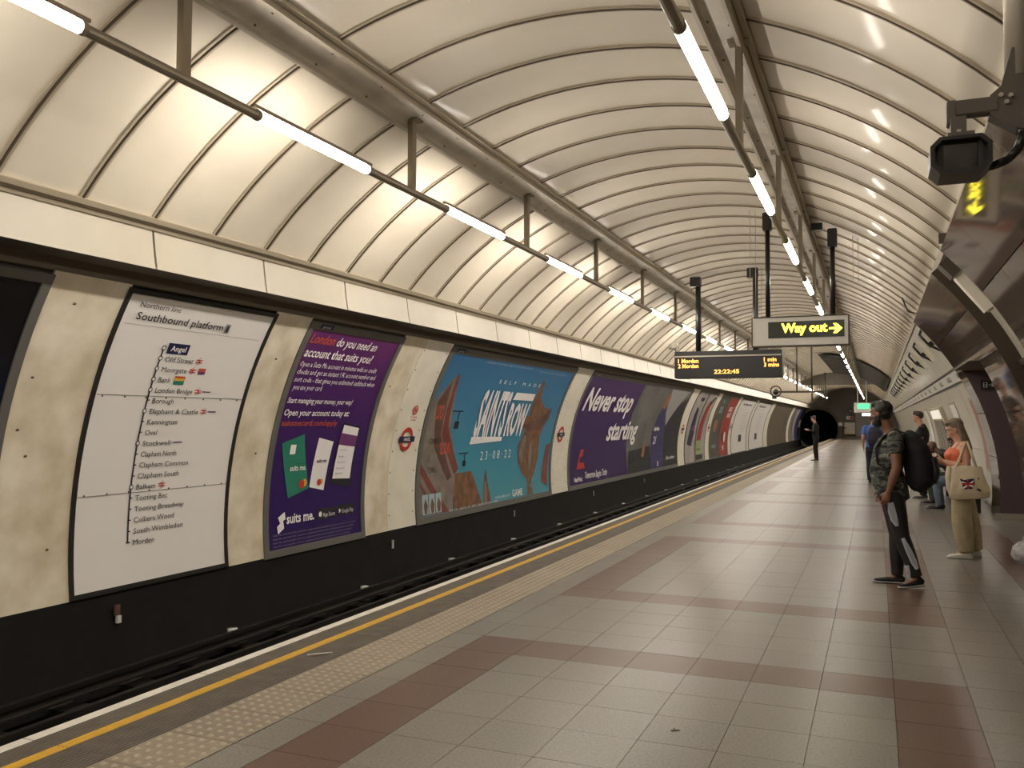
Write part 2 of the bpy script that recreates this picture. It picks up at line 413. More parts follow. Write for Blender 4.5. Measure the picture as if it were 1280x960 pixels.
wall_print('card_chip', [rect(8.93, 1.26, 9.04, 1.38)], 'print_white', p, .026)
wall_text([('suits me.', 8.98, 1.05, .07, .33)], 'print_white', p, d=.027, bold=.02)
wall_text([('suits me', 9.52, 1.13, .05, .22)], 'print_black', p, d=.027, bold=.02)
wall_print('card_mark', disc(9.25, .87, .055)+disc(9.62, .87, .045), 'print_red', p, .026)
wall_print('card_mark', disc(9.31, .885, .05)+disc(9.67, .875, .04), 'print_yellow', p, .024)
wall_print('phone_body', [[(9.99, 1.66), (10.41, 1.60), (10.36, .76), (9.88, .84)]], 'print_black', p, .022)
wall_print('phone_screen', [[(10.01, 1.63), (10.39, 1.58), (10.34, .88), (9.92, .90)]], 'print_white', p, .025)
wall_print('phone_header', [[(9.97, 1.52), (10.385, 1.47), (10.375, 1.32), (9.96, 1.36)]], 'print_violet', p, .028)
wall_text([('Account', 10.02, 1.27, .03, .16), ('Details', 10.0, 1.18, .03, .13), ('My Card', 10.0, 1.10, .03, .18), ('Payments', 9.98, 1.02, .03, .2), ('Balance', 9.98, .95, .03, .16)], 'print_grey', p, d=.028)
wall_text([('suits me.', 8.97, .40, .12, .57)], 'print_white', p, bold=.025)
wall_print('maker_mark', [[(8.80, .49), (8.93, .55), (8.95, .46), (8.84, .42)], [(8.78, .38), (8.90, .45), (8.92, .35), (8.80, .29)]], 'print_white', p, .026)
wall_print('store_badge', [rect(9.62, .38, 10.04, .52), rect(10.08, .39, 10.5, .53)], 'print_black', p, .022)
wall_text([('App Store', 9.74, .41, .055, .27), ('Google Play', 10.18, .42, .055, .28)], 'print_white', p, d=.026)
wall_print('store_badge_mark', disc(9.68, .45, .035)+[[(10.11, .42), (10.16, .455), (10.11, .49)]], 'print_white', p, .026)
wall_text([('Suits Me and Suits Me Card are registered trademarks and the account is provided', 8.70, .27-.045*i, .02, 1.8-.05*i) for i in range(5)], 'print_grey', p, res=1); settle(p)
# ---- Saints Row 48 sheet
m = ramp_mat('print_sky', [(0, '4f97a6'), (.35, '3f8fa8'), (.7, '3f7fa3'), (1, '2f6390')], 'Z', noise=.5, nscale=1.2)
p = poster('advert_billboard', 'wide sky blue billboard lettered SAINTS ROW 23.08.22 with street buildings', 'poster', 12.25, 18.47, .11, m)
wall_print('frame_plate', [rect(12.42, 2.88, 12.72, 2.95)], 'print_navy', p, .034)
wall_text([('global', 12.46, 2.89, .035, .2)], 'print_white', p, d=.038)
mat('print_maroon', (.24, .065, .05), .5, noise=.4, scale=4); mat('print_brick', (.16, .075, .06), .5, noise=.4, scale=3); mat('print_brown', (.10, .055, .035), .5, noise=.5, scale=6, dark='b07a4a')
mat('print_stone', (.26, .22, .18), .5, noise=.4, scale=4)
mat('print_cloud', (.38, .50, .55), .5)
wall_print('printed_facade', [[(12.36, .14), (13.50, .14), (13.73, .83), (13.25, 1.55), (12.95, 2.45), (12.80, 2.45), (12.36, 1.98)]], 'print_stone', p, .021)
wall_print('printed_fascia', [[(12.86, 2.5), (12.95, 2.5), (13.12, 1.6), (13.75, .85), (13.6, .75), (12.95, 1.45)], [(12.36, 1.0), (12.36, .85), (13.15, .14), (13.4, .14)], [(12.38, .7), (12.38, .62), (12.9, .14), (13.0, .14)]], 'print_maroon', p, .024)
wall_print('printed_fascia', [[(12.50, 2.0), (12.78, 2.4), (12.92, 1.45), (13.5, .72), (13.35, .66), (12.75, 1.25)]], 'print_brick', p, .023)
wall_text([('LOCK', 12.55, 1.72, .24, .30), ('SLOW', 12.95, 1.12, .20, .38)], 'print_orange', p, d=.027, bold=.02, shear=-.6)
wall_text([('COMPANY', 12.55, 1.30, .1, .3), ('TOWN', 12.6, .82, .1, .3)], 'print_black', p, d=.026, shear=-.6)
wall_print('printed_house', [[(13.55, .14), (13.64, .76), (14.3, .78), (14.45, .60), (14.78, .14)], [(14.80, .14), (14.86, .6), (14.93, .80), (15.0, .6), (15.18, .14)]], 'print_brown', p, .022)
wall_print('printed_spire', [[(14.84, .14), (14.88, .55), (14.96, .55), (14.98, .14)]], 'print_stone', p, .025)
wall_print('printed_lamp', [rect(13.15, 1.85, 13.55, 1.87), rect(13.4, 1.62, 13.43, 1.86), rect(13.33, 1.55, 13.5, 1.68), rect(13.72, 1.10, 14.1, 1.12), rect(13.95, .92, 13.98, 1.1), rect(13.9, .88, 14.03, .98)], 'print_black', p, .024)
wall_print('printed_figure', [[(16.76, 2.57), (16.90, 2.55), (16.98, 2.2), (17.40, 2.0), (17.72, 1.95), (17.78, 1.7), (17.55, 1.35), (17.62, .9), (17.45, .6), (17.28, .44), (17.34, .14), (17.02, .14), (17.06, .44), (16.72, .62), (16.50, .85), (16.42, 1.2), (16.62, 1.45), (16.4, 1.62), (16.48, 1.78), (16.70, 1.80), (16.66, 2.15)]], 'print_brown', p, .022)
wall_print('printed_brim', [[(16.38, 1.60), (17.3, 1.72), (17.9, 2.0), (17.85, 1.72), (17.4, 1.5), (16.8, 1.48)]], 'print_brick', p, .026)
wall_print('printed_highlight', [[(16.5, 1.0), (16.62, 1.4), (16.8, 1.38), (16.72, .8)], [(17.05, 1.2), (17.2, 1.3), (17.22, .7), (17.08, .6)], [(17.08, .30), (17.3, .30), (17.3, .36), (17.08, .36)]], 'print_stone', p, .026)
wall_print('printed_flag', [[(17.85, .38), (18.22, .25), (18.3, 1.2), (18.05, 1.15)]], 'print_maroon', p, .022)
wall_text([('SAINTS', 14.16, 1.42, .84, 1.30)], 'print_white', p, bold=.03, d=.028, shear=.12)
wall_text([('ROW', 15.54, 1.42, .62, 1.02)], 'print_white', p, bold=.035, d=.028, shear=.12)
wall_print('title_bar', [[(15.55, 2.12), (16.6, 2.12), (16.62, 2.27), (15.62, 2.27)], [(14.08, 1.26), (15.5, 1.30), (15.5, 1.38), (14.12, 1.40)]], 'print_white', p, .028)
wall_text([('SELF MADE', 14.6, 2.42, .07, 2.1)], 'print_white', p, space=2.2)
wall_text([('23\u00b708\u00b722', 14.62, .96, .16, 1.45)], 'print_white', p, space=1.5)
wall_text([('ALREADY PLAYING?  SEE YOU IN SANTO ILESO', 13.7, 2.77, .035, 2.2), ('PRE-ORDER NOW ON CONSOLE AND PC', 16.3, 2.74, .03, 1.6)], 'print_cloud', p, res=1)
wall_text([('GAME', 16.2, .17, .13, .55)], 'print_white', p, bold=.03)
wall_text([('AVAILABLE AT', 15.35, .19, .05, .75), ('PS5  PS4  XBOX  PC  EPIC GAMES STORE  SABER', 13.4, .13, .035, 2.1)], 'print_white', p, res=1)
wall_print('printed_case', [rect(12.46+.23*i, .16, 12.66+.23*i, .48) for i in range(3)], 'print_cloud', p, .026)
wall_print('printed_case_art', [[(12.53+.23*i, .17), (12.6+.23*i, .17), (12.64+.23*i, .3), (12.56+.23*i, .42), (12.5+.23*i, .3)] for i in range(3)], 'print_brown', p, .030); settle(p)
# ---- Never stop starting
m = ramp_mat('print_deep_purple', [(0, '331c55'), (.55, '3a2160'), (1, '43265f')], 'Z')
p = poster('advert_billboard', 'longest billboard, purple, lettered Never stop starting beside a sportsman in blue', 'poster', 19.62, 31.95, .11, m)
mat('print_mist', (.16, .16, .15), .5, noise=.6, scale=.8, dark='1c1c1c')
wall_print('photo_panel', [[(24.9, 2.84), (31.8, 2.84), (31.8, .14), (25.0, .14), (24.7, 1.5)]], 'print_mist', p, .020)
wall_print('photo_shadow', [[(28.9, .14), (31.8, .14), (31.8, 2.6), (30.6, 2.3), (29.3, 1.6)], [(25.0, .14), (27.9, .14), (27.7, .9), (25.1, .8)]], 'print_black', p, .022)
wall_print('light_beam', [[(28.55, 2.84), (31.5, 2.84), (29.2, 1.35), (29.0, 2.2)]], 'print_grey', p, .024)
mat('print_kit', (.035, .03, .14), .5, noise=.3, scale=2); mat('print_skin', (.30, .12, .07), .5)
wall_print('printed_player', [[(27.8, .14), (27.8, 1.0), (27.75, 1.35), (28.1, 1.9), (28.3, 2.2), (28.75, 2.25), (29.1, 1.95), (29.5, 1.5), (29.6, .9), (29.5, .14)]], 'print_kit', p, .026)
wall_print('printed_face', [[(28.2, 2.2), (28.3, 2.6), (28.6, 2.75), (28.85, 2.6), (28.85, 2.3), (28.6, 2.1)], [(26.6, .6), (26.75, .95), (26.95, 1.1), (27.05, .8), (26.9, .55)]], 'print_skin', p, .029)
wall_text([('NatWest', 27.95, 1.38, .13, .75), ('21', 28.05, .95, .24, .4), ('8', 28.7, .2, .16, .2)], 'print_white', p, d=.030, bold=.03, shear=.2)
wall_text([('Never stop', 19.95, 1.98, .58, 4.4), ('starting', 22.6, 1.18, .54, 3.2)], 'print_white', p, bold=.028, shear=.25, d=.034, res=3)
wall_print('chevron_mark', [[(20.30, .50), (20.55, .98), (20.8, .98), (20.72, .80), (20.56, .80), (20.5, .65), (20.85, .65), (20.95, .50)]], 'print_red', p, .024)
wall_text([('NatWest', 20.1, .20, .11, .62)], 'print_white', p, bold=.02)
wall_text([('Tomorrow Begins Today', 20.95, .24, .17, 1.95)], 'print_white', p, shear=.3, bold=.015)
wall_text([('Ben Stokes'[:3]+' ashes', 30.1, .36, .13, 1.3)], 'print_white', p, shear=.3)
wall_text([('global', 19.95, 2.89, .035, .3)], 'print_white', p, d=.036); settle(p)
# ---- posters farther along
mat('ad_red', (.38, .035, .025), .5, noise=.3, scale=1.5); mat('ad_darkgreen', (.03, .06, .05), .5, noise=.5, scale=1.5, dark='7a5a48')
mat('ad_pale', (.42, .38, .35), .5, noise=.4, scale=1.2, dark='5a4a5c'); mat('ad_lime', (.28, .38, .16), .5)
mat('ad_blue', (.05, .06, .28), .5, noise=.4, scale=1.5); mat('ad_tan', (.22, .19, .15), .5, noise=.3, scale=2); mat('ad_dark', (.02, .018, .018), .5)
def farposter(label, u0, u1, sheet, extra=(), fm='frame_grey', fr=.06, cat='poster', name='advert_poster'):
    q = poster(name, label, cat, u0, u1, fr, sheet, fm=fm)
    for nm, polys, mm in extra: wall_print(nm, polys, mm, q, .024)
    return q
p = farposter('pale poster with a dark blue bouquet shape, first beyond the purple billboard', 33.25, 35.35, 'ad_pale', [('printed_shape', [[(33.7, .8), (34.5, .7), (34.9, 1.2), (34.6, 2.2), (34.2, 2.3), (34.0, 1.4)]], 'print_navy'), ('printed_shape', disc(34.5, 1.6, .35), 'print_violet')])
wall_text([('SUMMER', 34.1, 2.55, .16, .9)], 'print_black', p, bold=.02); settle(p)
p = farposter('red and lime green poster next to the pale bouquet poster', 35.4, 37.5, 'ad_pale', [('printed_shape', [[(35.6, .9), (36.5, .9), (36.9, 2.6), (36.3, 2.6), (35.7, 1.4)]], 'ad_red'), ('printed_shape', [rect(35.5, .35, 36.6, .95)], 'ad_lime'), ('printed_shape', [[(36.6, 2.2), (37.3, 2.8), (36.9, 2.8), (36.3, 2.3)], rect(35.5, .12, 36.9, .33)], 'print_black')])
wall_text([('now on', 35.7, .5, .14, .7)], 'print_black', p); settle(p)
p = farposter('dark green poster with pinkish faces beside the red one', 38.5, 41.1, 'ad_darkgreen', [('printed_shape', disc(39.6, 1.5, .45, ry=.3), 'print_skin')])
wall_text([('SIX', 39.4, 2.1, .3, .9), ('THE SHOW', 39.1, .5, .14, 1.2), ('a', 39.5, 2.6, .2, .3)], 'print_cloud', p, bold=.02); settle(p)
p = farposter('solid red poster with small white marks, right of the dark green one', 41.15, 43.7, 'ad_red', [('printed_shape', disc(42.6, .95, .25), 'print_white'), ('printed_shape', disc(41.9, .95, .25), 'print_black')])
wall_text([('BIG', 42.0, 2.2, .22, 1.0), ('NIGHT', 42.0, 1.9, .22, 1.2), ('55', 42.0, .35, .2, .5)], 'print_white', p, bold=.03); settle(p)
for u0, u1, lb in ((44.7, 50.3, 'nearer of two white notice boards with small black print far along the wall'), (51.4, 58.3, 'farther of two white notice boards, just before the dark lattice bay')):
    p = farposter(lb, u0, u1, 'sheet_white', fm='frame_dark', cat='sign', name='notice_board')
    wall_print('printed_square', [rect(u0+2.6, .62, u0+3.6, .98)], 'print_black', p, .024)
    wall_text([('Northern line', u0+1.1, 2.6, .14, 3.2)], 'print_black', p, bold=.02)
    wall_text([('to Morden via Bank', u0+2.6, 2.15-.14*k, .06, 1.8) for k in range(8)], 'print_grey', p, res=1); settle(p)
# dark lattice bay and the last posters
lat = empty('lattice_screen', uvp(67, 0, 0), label='dark metal lattice screen covering a bay of the far left wall', cat='screen')
shello('back_plate', 147.6, 186.5, 60.5, 74, 'soffit', lat, r=RR-.014, n=10)
bm = bmesh.new()
for k in range(18): shell(bm, 148, 186.3, 60.7+k*.75, 60.85+k*.75, r=RR-.05, n=10, thick=.03)
tag(bm_obj('slat', bm, 'bronze', lat), kind='stuff'); settle(lat)
for i, (u0, u1, mm, lb) in enumerate(((76, 79, 'ad_tan', 'small brown poster, first past the dark lattice screen'), (79.1, 81.6, 'ad_pale', 'small greyish poster left of the far blue one'), (81.7, 84.4, 'ad_blue', 'bright blue poster near the far tunnel mouth'), (84.5, 87.6, 'ad_dark', 'last black and white poster before the far tunnel mouth'))):
    settle(farposter(lb, u0, u1, mm, [('printed_shape', [rect(u0+.8, 1.2, u1-.6, 1.9)], 'print_white')] if i == 3 else []))
# ---- roundels and no smoking signs
def roundel(u, v, label, r=.185):
    q = empty('station_roundel', uvp(u, v, 0), label=label, cat='sign')
    wall_print('plate_ring', ring(u, v, r, .062), 'print_red', q, .030)
    wall_print('bar', [rect(u-.24, v-.045, u+.24, v+.045)], 'print_navy', q, .036)
    wall_text([('ANGEL', u-.10, v-.022, .045, .20)], 'print_white', q, d=.041, bold=.02)
    settle(q); return q
roundel(11.78, 1.40, 'red ring station roundel with navy ANGEL bar between the two nearest posters')
roundel(18.9, 1.38, 'red ring roundel between the blue and purple billboards')
roundel(32.55, 1.40, 'small red roundel on the pier after the purple billboard')
roundel(38.0, 1.42, 'tiny distant roundel on the pier between the red-lime and dark green posters')
roundel(44.2, 1.42, 'farthest visible roundel, just before the first white notice board')
q = empty('no_smoking_sign', uvp(11.85, 1.8, 0), label='small red no smoking symbol above the nearest roundel', cat='sign')
wall_print('symbol', ring(11.85, 1.86, .075, .02, 20)+[[(11.80, 1.90), (11.815, 1.915), (11.905, 1.82), (11.89, 1.805)], rect(11.79, 1.852, 11.91, 1.872)], 'print_red', q, .030)
wall_text([('No smoking', 11.76, 1.735, .03, .2), ('or vaping', 11.78, 1.69, .03, .16)], 'print_red', q, bold=.02); settle(q)
# small fittings on the dark lower wall
for u, lb, cl in ((6.32, 'orange and white cable clip on the black wall under the line diagram', 1), (11.45, 'small white cable clip under the nearest roundel', 0), (16.2, 'thin white clip under the sky blue billboard', 0), (21.5, 'thin pale clip under the purple billboard, nearer one', 0), (26.8, 'thin pale clip under the purple billboard, farther one', 0)):
    c = pt(189.2, u, RR-.03)
    if cl:
        q = empty('cable_clip', c, label=lb, cat='clip'); boxo('tag_plate', c+Vector((0, 0, .04)), (.02, .06, .09), 'print_brick', q); boxo('clip', c+Vector((.01, .01, -.05)), (.03, .045, .07), 'ceramic', q); settle(q)
    else: tag(boxo('cable_clip', c, (.02, .03, .12), 'ceramic' if u < 12 else 'print_grey'), label=lb, cat='clip')

# ------------------------------------------------------------------ track
def rail(name, x, z, label, h=.11, wf=.11, hd=.06):
    q = empty(name, (x, 40, z-h), label=label, cat='rail')
    bm = bmesh.new(); L = YE+16-Y0; yc = (YE+16+Y0)/2
    box(bm, (x, yc, z-.02), (hd, L, .04)); bm_obj('head', bm, 'rail_steel', q)
    bm = bmesh.new(); box(bm, (x, yc, z-h/2-.01), (.018, L, h-.04)); bm_obj('web', bm, 'rail_steel', q)
    bm = bmesh.new(); box(bm, (x, yc, z-h+.01), (wf, L, .02)); bm_obj('foot', bm, 'rail_steel', q); settle(q)
rail('running_rail', -4.56, -.80, 'running rail hidden close under the platform edge')
rail('running_rail', -5.995, -.80, 'running rail on the poster side of the track')
rail('conductor_rail', -5.28, -.76, 'centre conductor rail between the two running rails', .14)
rail('conductor_rail', -6.33, -.70, 'outer conductor rail carried on white pots along the black wall', .12)
slp = boxo('sleeper', (-5.35, 0, -.97), (2.3, .24, .13), 'sleeper'); slp.location.y = -2
track = tag(bpy.data.objects['floor_track'], kind='structure')
slp.parent = track
for k in range(1, 120):
    c = slp.copy(); C.objects.link(c); c.parent = track; c.location.y = -2+k*.76
ORD = ['first', 'second', 'third', 'fourth', 'fifth', 'sixth', 'seventh', 'eighth', 'ninth', 'tenth', 'eleventh', 'twelfth', 'thirteenth', 'fourteenth', 'fifteenth', 'sixteenth', 'seventeenth', 'eighteenth', 'nineteenth', 'twentieth']
bm = bmesh.new(); v = bmesh.ops.create_cone(bm, cap_ends=True, segments=12, radius1=.075, radius2=.05, depth=.1)['verts']
bmesh.ops.translate(bm, vec=(0, 0, .05), verts=v)
v = bmesh.ops.create_cone(bm, cap_ends=True, segments=12, radius1=.055, radius2=.055, depth=.09)['verts']; bmesh.ops.translate(bm, vec=(0, 0, .14), verts=v)
pot = bm_obj('insulator_pot', bm, 'ceramic', None, True)
for k in range(16):
    c = pot if k == 0 else pot.copy()
    if k: C.objects.link(c)
    c.location = (-6.47, 7.75+2.67*k, -.90)
    tag(c, '%s white insulator pot along the outer conductor rail, counted from the camera' % ORD[k].capitalize() if k < 12 else 'distant white insulator pot far along the outer conductor rail', 'insulator', 'insulator pots under the outer conductor rail')
# posts standing for the pots

# ------------------------------------------------------------------ platform
plat = bmesh.new(); box(plat, (-.75, (Y0+YE)/2, -.55), (6.1, YE-Y0, 1.06)); 
floor = tag(bm_obj('floor', plat, 'grout'), kind='structure'); 
CX = [-2.855, -2.63, -2.24, -1.86, -1.48, -1.09, -.71, -.32, .08, .48, .86, 1.25, 1.63, 2.03]
RW = 6.02/15; RY = 5.86
def tile_mat(ci, y0):
    x0, x1 = CX[ci], CX[ci+1]; yc = y0+RW/2; xm = (x0+x1)/2
    ph = (yc-7.466) % 6.02
    if 15.05 < yc < 16.7 and xm > -.35: return 'terrazzo_purple' if xm < .1 else 'terrazzo_brown'
    if 1.25 < xm < 1.63 and 8.0 < yc < 15: return 'terrazzo_red'
    if ph < 11*RW-.01:
        row = int(ph/RW)
        if -2.63 < xm < .48 and (row in (0, 10) or xm < -2.24 or xm > .08): return 'terrazzo_red'
    return 'terrazzo_grey'
tmesh = {}
def tile_mesh(mn):
    if mn not in tmesh:
        bm = bmesh.new(); box(bm, (0, 0, 0), (1, 1, 1)); me = bpy.data.meshes.new('tile'); bm.to_mesh(me); bm.free(); me.materials.append(M(mn)); tmesh[mn] = me
    return tmesh[mn]
mlist = ['terrazzo_grey', 'terrazzo_red', 'terrazzo_purple', 'terrazzo_brown']
cells = [(ci, RY+RW*k) for k in range(-38, 208) for ci in range(13)]
def seen(ci, y):   # near cells the camera can see
    x = (CX[ci]+CX[ci+1])/2; d = Vector((x, y+RW/2, 0))-Vector((0, 0, 1.55)); z = d.dot(fw)
    if z < .5: return False
    return -700 < FPX*d.dot(r2)/z < 690 and FPX*d.dot(u2)/z > -540
cand = sorted([c for c in cells if seen(*c)], key=lambda c: c[1])[:296]
cs = set(cand); bm = bmesh.new()
g = .003
for ci, y in cells:
    x0, x1 = CX[ci]+g/2, CX[ci+1]-g/2
    if (ci, y) in cs:
        o = bpy.data.objects.new('floor_tile', tile_mesh(tile_mat(ci, y))); C.objects.link(o); o.parent = floor
        o.location = ((x0+x1)/2, y+RW/2, -.0105+random.uniform(-.0003, .0003)); o.scale = (x1-x0, RW-g, .02)
    else:
        gg = 0 if y > 30 else g/2
        f = bm.faces.new([bm.verts.new(p) for p in ((x0, y+gg, 0), (x1, y+gg, 0), (x1, y+RW-gg, 0), (x0, y+RW-gg, 0))])
        f.material_index = mlist.index(tile_mat(ci, y))
tag(bm_obj('floor_tile', bm, mlist, floor), kind='stuff')
# tactile pavers
def paver(bm, y, dome=True, L=RW):
    box(bm, (-3.0625, y+L/2, -.012), (.405, L-.005, .024))
    if dome:
        n = 6
        for i in range(n):
            for j in range(n):
                v = bmesh.ops.create_cone(bm, cap_ends=False, segments=8, radius1=.0165, radius2=.008, depth=.006)['verts']
                bmesh.ops.translate(bm, vec=(-3.0625+(i-2.5)*.066, y+(j+.5)*L/n, .003), verts=v)
                top = [x for x in v if x.co.z > .003]; fc = bm.faces.new(sorted(top, key=lambda x: math.atan2(x.co.y-(y+(j+.5)*L/n), x.co.x+3.0625-(i-2.5)*.066)))
                for ff in {ff for x in v for ff in x.link_faces}: ff.material_index = 1
bm = bmesh.new(); paver(bm, 0); pv = bm_obj('tactile_paver', bm, ['tactile', 'tactile_worn'], floor)
far = bmesh.new()
for k in range(-38, 208):
    y = RY+RW*k
    if -9 <= k < 60:
        c = pv if k == -9 else pv.copy()
        if k > -9: C.objects.link(c)
        c.parent = floor; c.location.y = y
    else: paver(far, y, False)
tag(bm_obj('tactile_paver', far, 'tactile', floor), kind='stuff')
# ribbed coping stones with white edge and yellow line
def coping(bm, y0, y1):
    x = -3.84; prof = [(x, -.07, 0), (x, 0.0, 0), (-3.765, 0.0, 0)]
    xx = -3.765; i = 0
    while xx < -3.275-.001:
        nx = min(xx+.0245, -3.27)
        mi = 2 if -3.625 < xx+.012 < -3.535 else 1
        prof += [(xx+.004, -.006, mi), (xx+.009, 0, mi), (nx-.004, 0, mi), (nx, -.006, mi)]; xx = nx; i += 1
    prof += [(-3.268, -.07, 1)]
    a = [bm.verts.new((p[0], y0, p[1])) for p in prof]; b = [bm.verts.new((p[0], y1, p[1])) for p in prof]
    for i in range(len(prof)-1):
        f = bm.faces.new((a[i], a[i+1], b[i+1], b[i])); f.material_index = prof[i+1][2]
    bm.faces.new(a[::-1]).material_index = 1; bm.faces.new(b).material_index = 1
    bmesh.ops.recalc_face_normals(bm, faces=bm.faces[:])
bm = bmesh.new(); coping(bm, .002, 1.2-.002); cp = bm_obj('coping_stone', bm, ['white_paint', 'coping', 'yellow_paint'], floor)
far = bmesh.new()
y = -8.9; k = 0
while y < YE-.1:
    if 1.5 < y < 40:
        c = cp if k == 0 else cp.copy()
        if k: C.objects.link(c)
        c.parent = floor; c.location.y = y; k += 1
    else: coping(far, y, min(y+1.2, YE))
    y += 1.2
tag(bm_obj('coping_stone', far, ['white_paint', 'coping', 'yellow_paint'], floor), kind='stuff')
bm = bmesh.new(); box(bm, (-3.83, (Y0+YE)/2, -.56), (.04, YE-Y0, 1.0)); bm_obj('platform_riser', bm, 'black_wall', floor)
# litter
tag(rodo('paper_straw', (-3.46, 4.88, .010), (-3.34, 4.99, .010), .005, 'ceramic'), label='thin white paper straw lying just inside the yellow line', cat='litter')
bm = bmesh.new(); 
for a, s in ((.3, .03), (1.9, .025), (4.1, .02)): box(bm, (-.95+.012*math.cos(a), 4.45+.012*math.sin(a), .004), (s, .008, .003), Matrix.Rotation(a, 3, 'Z'))
tag(bm_obj('dead_leaf', bm, 'print_black'), label='small dark leaf scrap lying on the grey tiles in the foreground', cat='litter')

# ------------------------------------------------------------------ lights
def luminaire_mesh(tm='tube'):
    q = empty('tube_light')
    bm = bmesh.new(); rod(bm, (0, .02, 0), (0, 1.48, 0), .036, 14); bm_obj('tube', bm, tm, q, True)
    bm = bmesh.new(); n = 8
    for r0 in (.044, .047):
        rg = [[bm.verts.new((r0*math.cos(R_(42+96*i/n)), y, r0*math.sin(R_(42+96*i/n)))) for y in (.03, 1.47)] for i in range(n+1)]
        for i in range(n): bm.faces.new((rg[i][0], rg[i+1][0], rg[i+1][1], rg[i][1]))
    bm_obj('reflector', bm, 'bronze', q, True)
    for y0, y1 in ((0, .035), (1.465, 1.5)):
        bm = bmesh.new(); rod(bm, (0, y0, 0), (0, y1, 0), .040, 14); bm_obj('end_cap', bm, 'bronze', q, True)
    return q
LP = 2.9475
def light_row(x, z, y0, side, kmin, kmax, th):
    rail_ = empty('light_rail', (x, y0, z), label='long bronze rail of the %s light row hung from the ceiling beam on flat straps' % side, cat='rail')
    for k in range(kmin, kmax):
        yy = y0+LP*k
        bm = bmesh.new()
        rod(bm, (x, yy+1.505, z), (x, yy+LP-.005, z), .034, 12)
        box(bm, (x, yy+.75, z+.058), (.03, 1.56, .02))
        bm_obj('rail_section', bm, 'bronze', rail_, True if False else False)
        yh = yy+1.5+.75
        top = ZC+math.sqrt((RR-.06)**2-(x-XC)**2)
        bm = bmesh.new(); box(bm, (x, yh, (z+top)/2), (.05, .075, top-z)); box(bm, (x, yh, top-.01), (.16, .13, .02))
        bm_obj('hanger', bm, 'bronze', rail_)
    settle(rail_)
    for k in range(kmin, kmax):
        q = copy_tree(light_row.proto) if light_row.proto else luminaire_mesh('tube' if x < -2 else 'tube_right')
        light_row.proto = light_row.proto or q
        q.location = (x, y0+LP*k, z)
        vis = k-1 if side == 'left-hand' else k
        if 0 <= vis < 12: lb = '%s lit tube from the camera in the %s light row' % (ORD[vis].capitalize(), side)
        elif vis >= 12: lb = 'small distant lit tube far along the %s light row, which is lengthened to light the tunnel end' % side
        else: lb = 'lit tube overhead behind the camera in the %s row' % side
        tag(q, lb, 'light', '%s row of fluorescent tubes' % side)
light_row.proto = None
light_row(-4.0, 3.69, 4.94-LP*2, 'left-hand', -2, 29, 112)  # tubes past the far bulkhead are added to brighten the tunnel end
light_row.proto = None
light_row(-.93, 3.62, 4.50, 'right-hand', -4, 27, 72)  # likewise lengthened beyond the bulkhead, extra tubes lighting the end wall

# ------------------------------------------------------------------ end of the tunnel
def plate_with_hole(name, y, hx, hz, hr, m):
    bm = bmesh.new(); N = 48
    outer = [bm.verts.new((XC+(RR+.1)*math.cos(2*PI*i/N), y, ZC+(RR+.1)*math.sin(2*PI*i/N))) for i in range(N)]
    inner = [bm.verts.new((hx+hr*math.cos(2*PI*i/N), y, hz+hr*math.sin(2*PI*i/N))) for i in range(N)]
    for i in range(N): bm.faces.new((outer[i], outer[(i+1) % N], inner[(i+1) % N], inner[i]))
    return tag(bm_obj(name, bm, m), kind='structure')
wall_end = plate_with_hole('wall_end', YE, -5.15, .9, 1.85, 'plaster')
bm = bmesh.new()
N = 32
for i in range(N):
    a, b = 2*PI*i/N, 2*PI*(i+1)/N
    q = [bm.verts.new((-5.15+1.85*math.cos(t), yy, .9+1.85*math.sin(t))) for t, yy in ((a, YE), (b, YE), (b, YE+22), (a, YE+22))]; bm.faces.new(q)
bm.faces.new([bm.verts.new((-5.15+1.85*math.cos(2*PI*i/N), YE+22, .9+1.85*math.sin(2*PI*i/N))) for i in range(N)])
bm_obj('running_tunnel', bm, 'void', wall_end)
bm = bmesh.new()
for i in range(14):
    a, b = R_(-25+i*14), R_(-25+(i+1)*14)
    q = [bm.verts.new((-5.15+r*math.cos(t), YE-.12, .9+r*math.sin(t))) for t, r in ((a, 1.85), (b, 1.85), (b, 2.12), (a, 2.12))]
    if all(v.co.x > -6.5 for v in q): bm.faces.new(q)
bm_obj('portal_ring', bm, 'soffit', wall_end)
boxo('door_panel', (-1.0, YE-.06, 1.35), (1.5, .08, 2.6), 'print_grey', wall_end)
boxo('skirting', (-1.2, YE-.07, .12), (4.2, .1, .24), 'terrazzo_brown', wall_end)
wall_rear = tag(boxo('wall_rear', (XC, Y0-.05, 1.2), (9.2, .1, 8.4), 'plaster'), kind='structure')  # unseen closing wall, added to keep light in the tunnel
q = empty('wall_clock', (-2.19, YE-.1, 2.55), label='round black clock on the far end wall', cat='clock')
bm = bmesh.new(); rod(bm, (-2.19, YE-.12, 2.55), (-2.19, YE, 2.55), .32, 20); bm_obj('case', bm, 'black_plastic', q)
bm = bmesh.new(); box(bm, (-2.19, YE-.13, 2.62), (.04, .01, .2)); box(bm, (-2.13, YE-.13, 2.55), (.15, .01, .03)); bm_obj('hand', bm, 'ceramic', q); settle(q)
tag(boxo('warning_sign', (-2.25, YE-.1, 1.95), (.62, .06, .34), 'sign_white'), label='white warning plate with red panel under the far clock', cat='sign')
boxo('red_panel', (.16, 0, 0), (.26, .08, .26), 'print_red', bpy.data.objects['warning_sign']).location = (-2.25, YE-.105, 1.95)
tag(boxo('equipment_cabinet', (-2.25, YE-.35, .95), (.95, .6, 1.1), 'galv', bev=.02), label='grey equipment cabinet standing against the end wall below the clock', cat='cabinet')
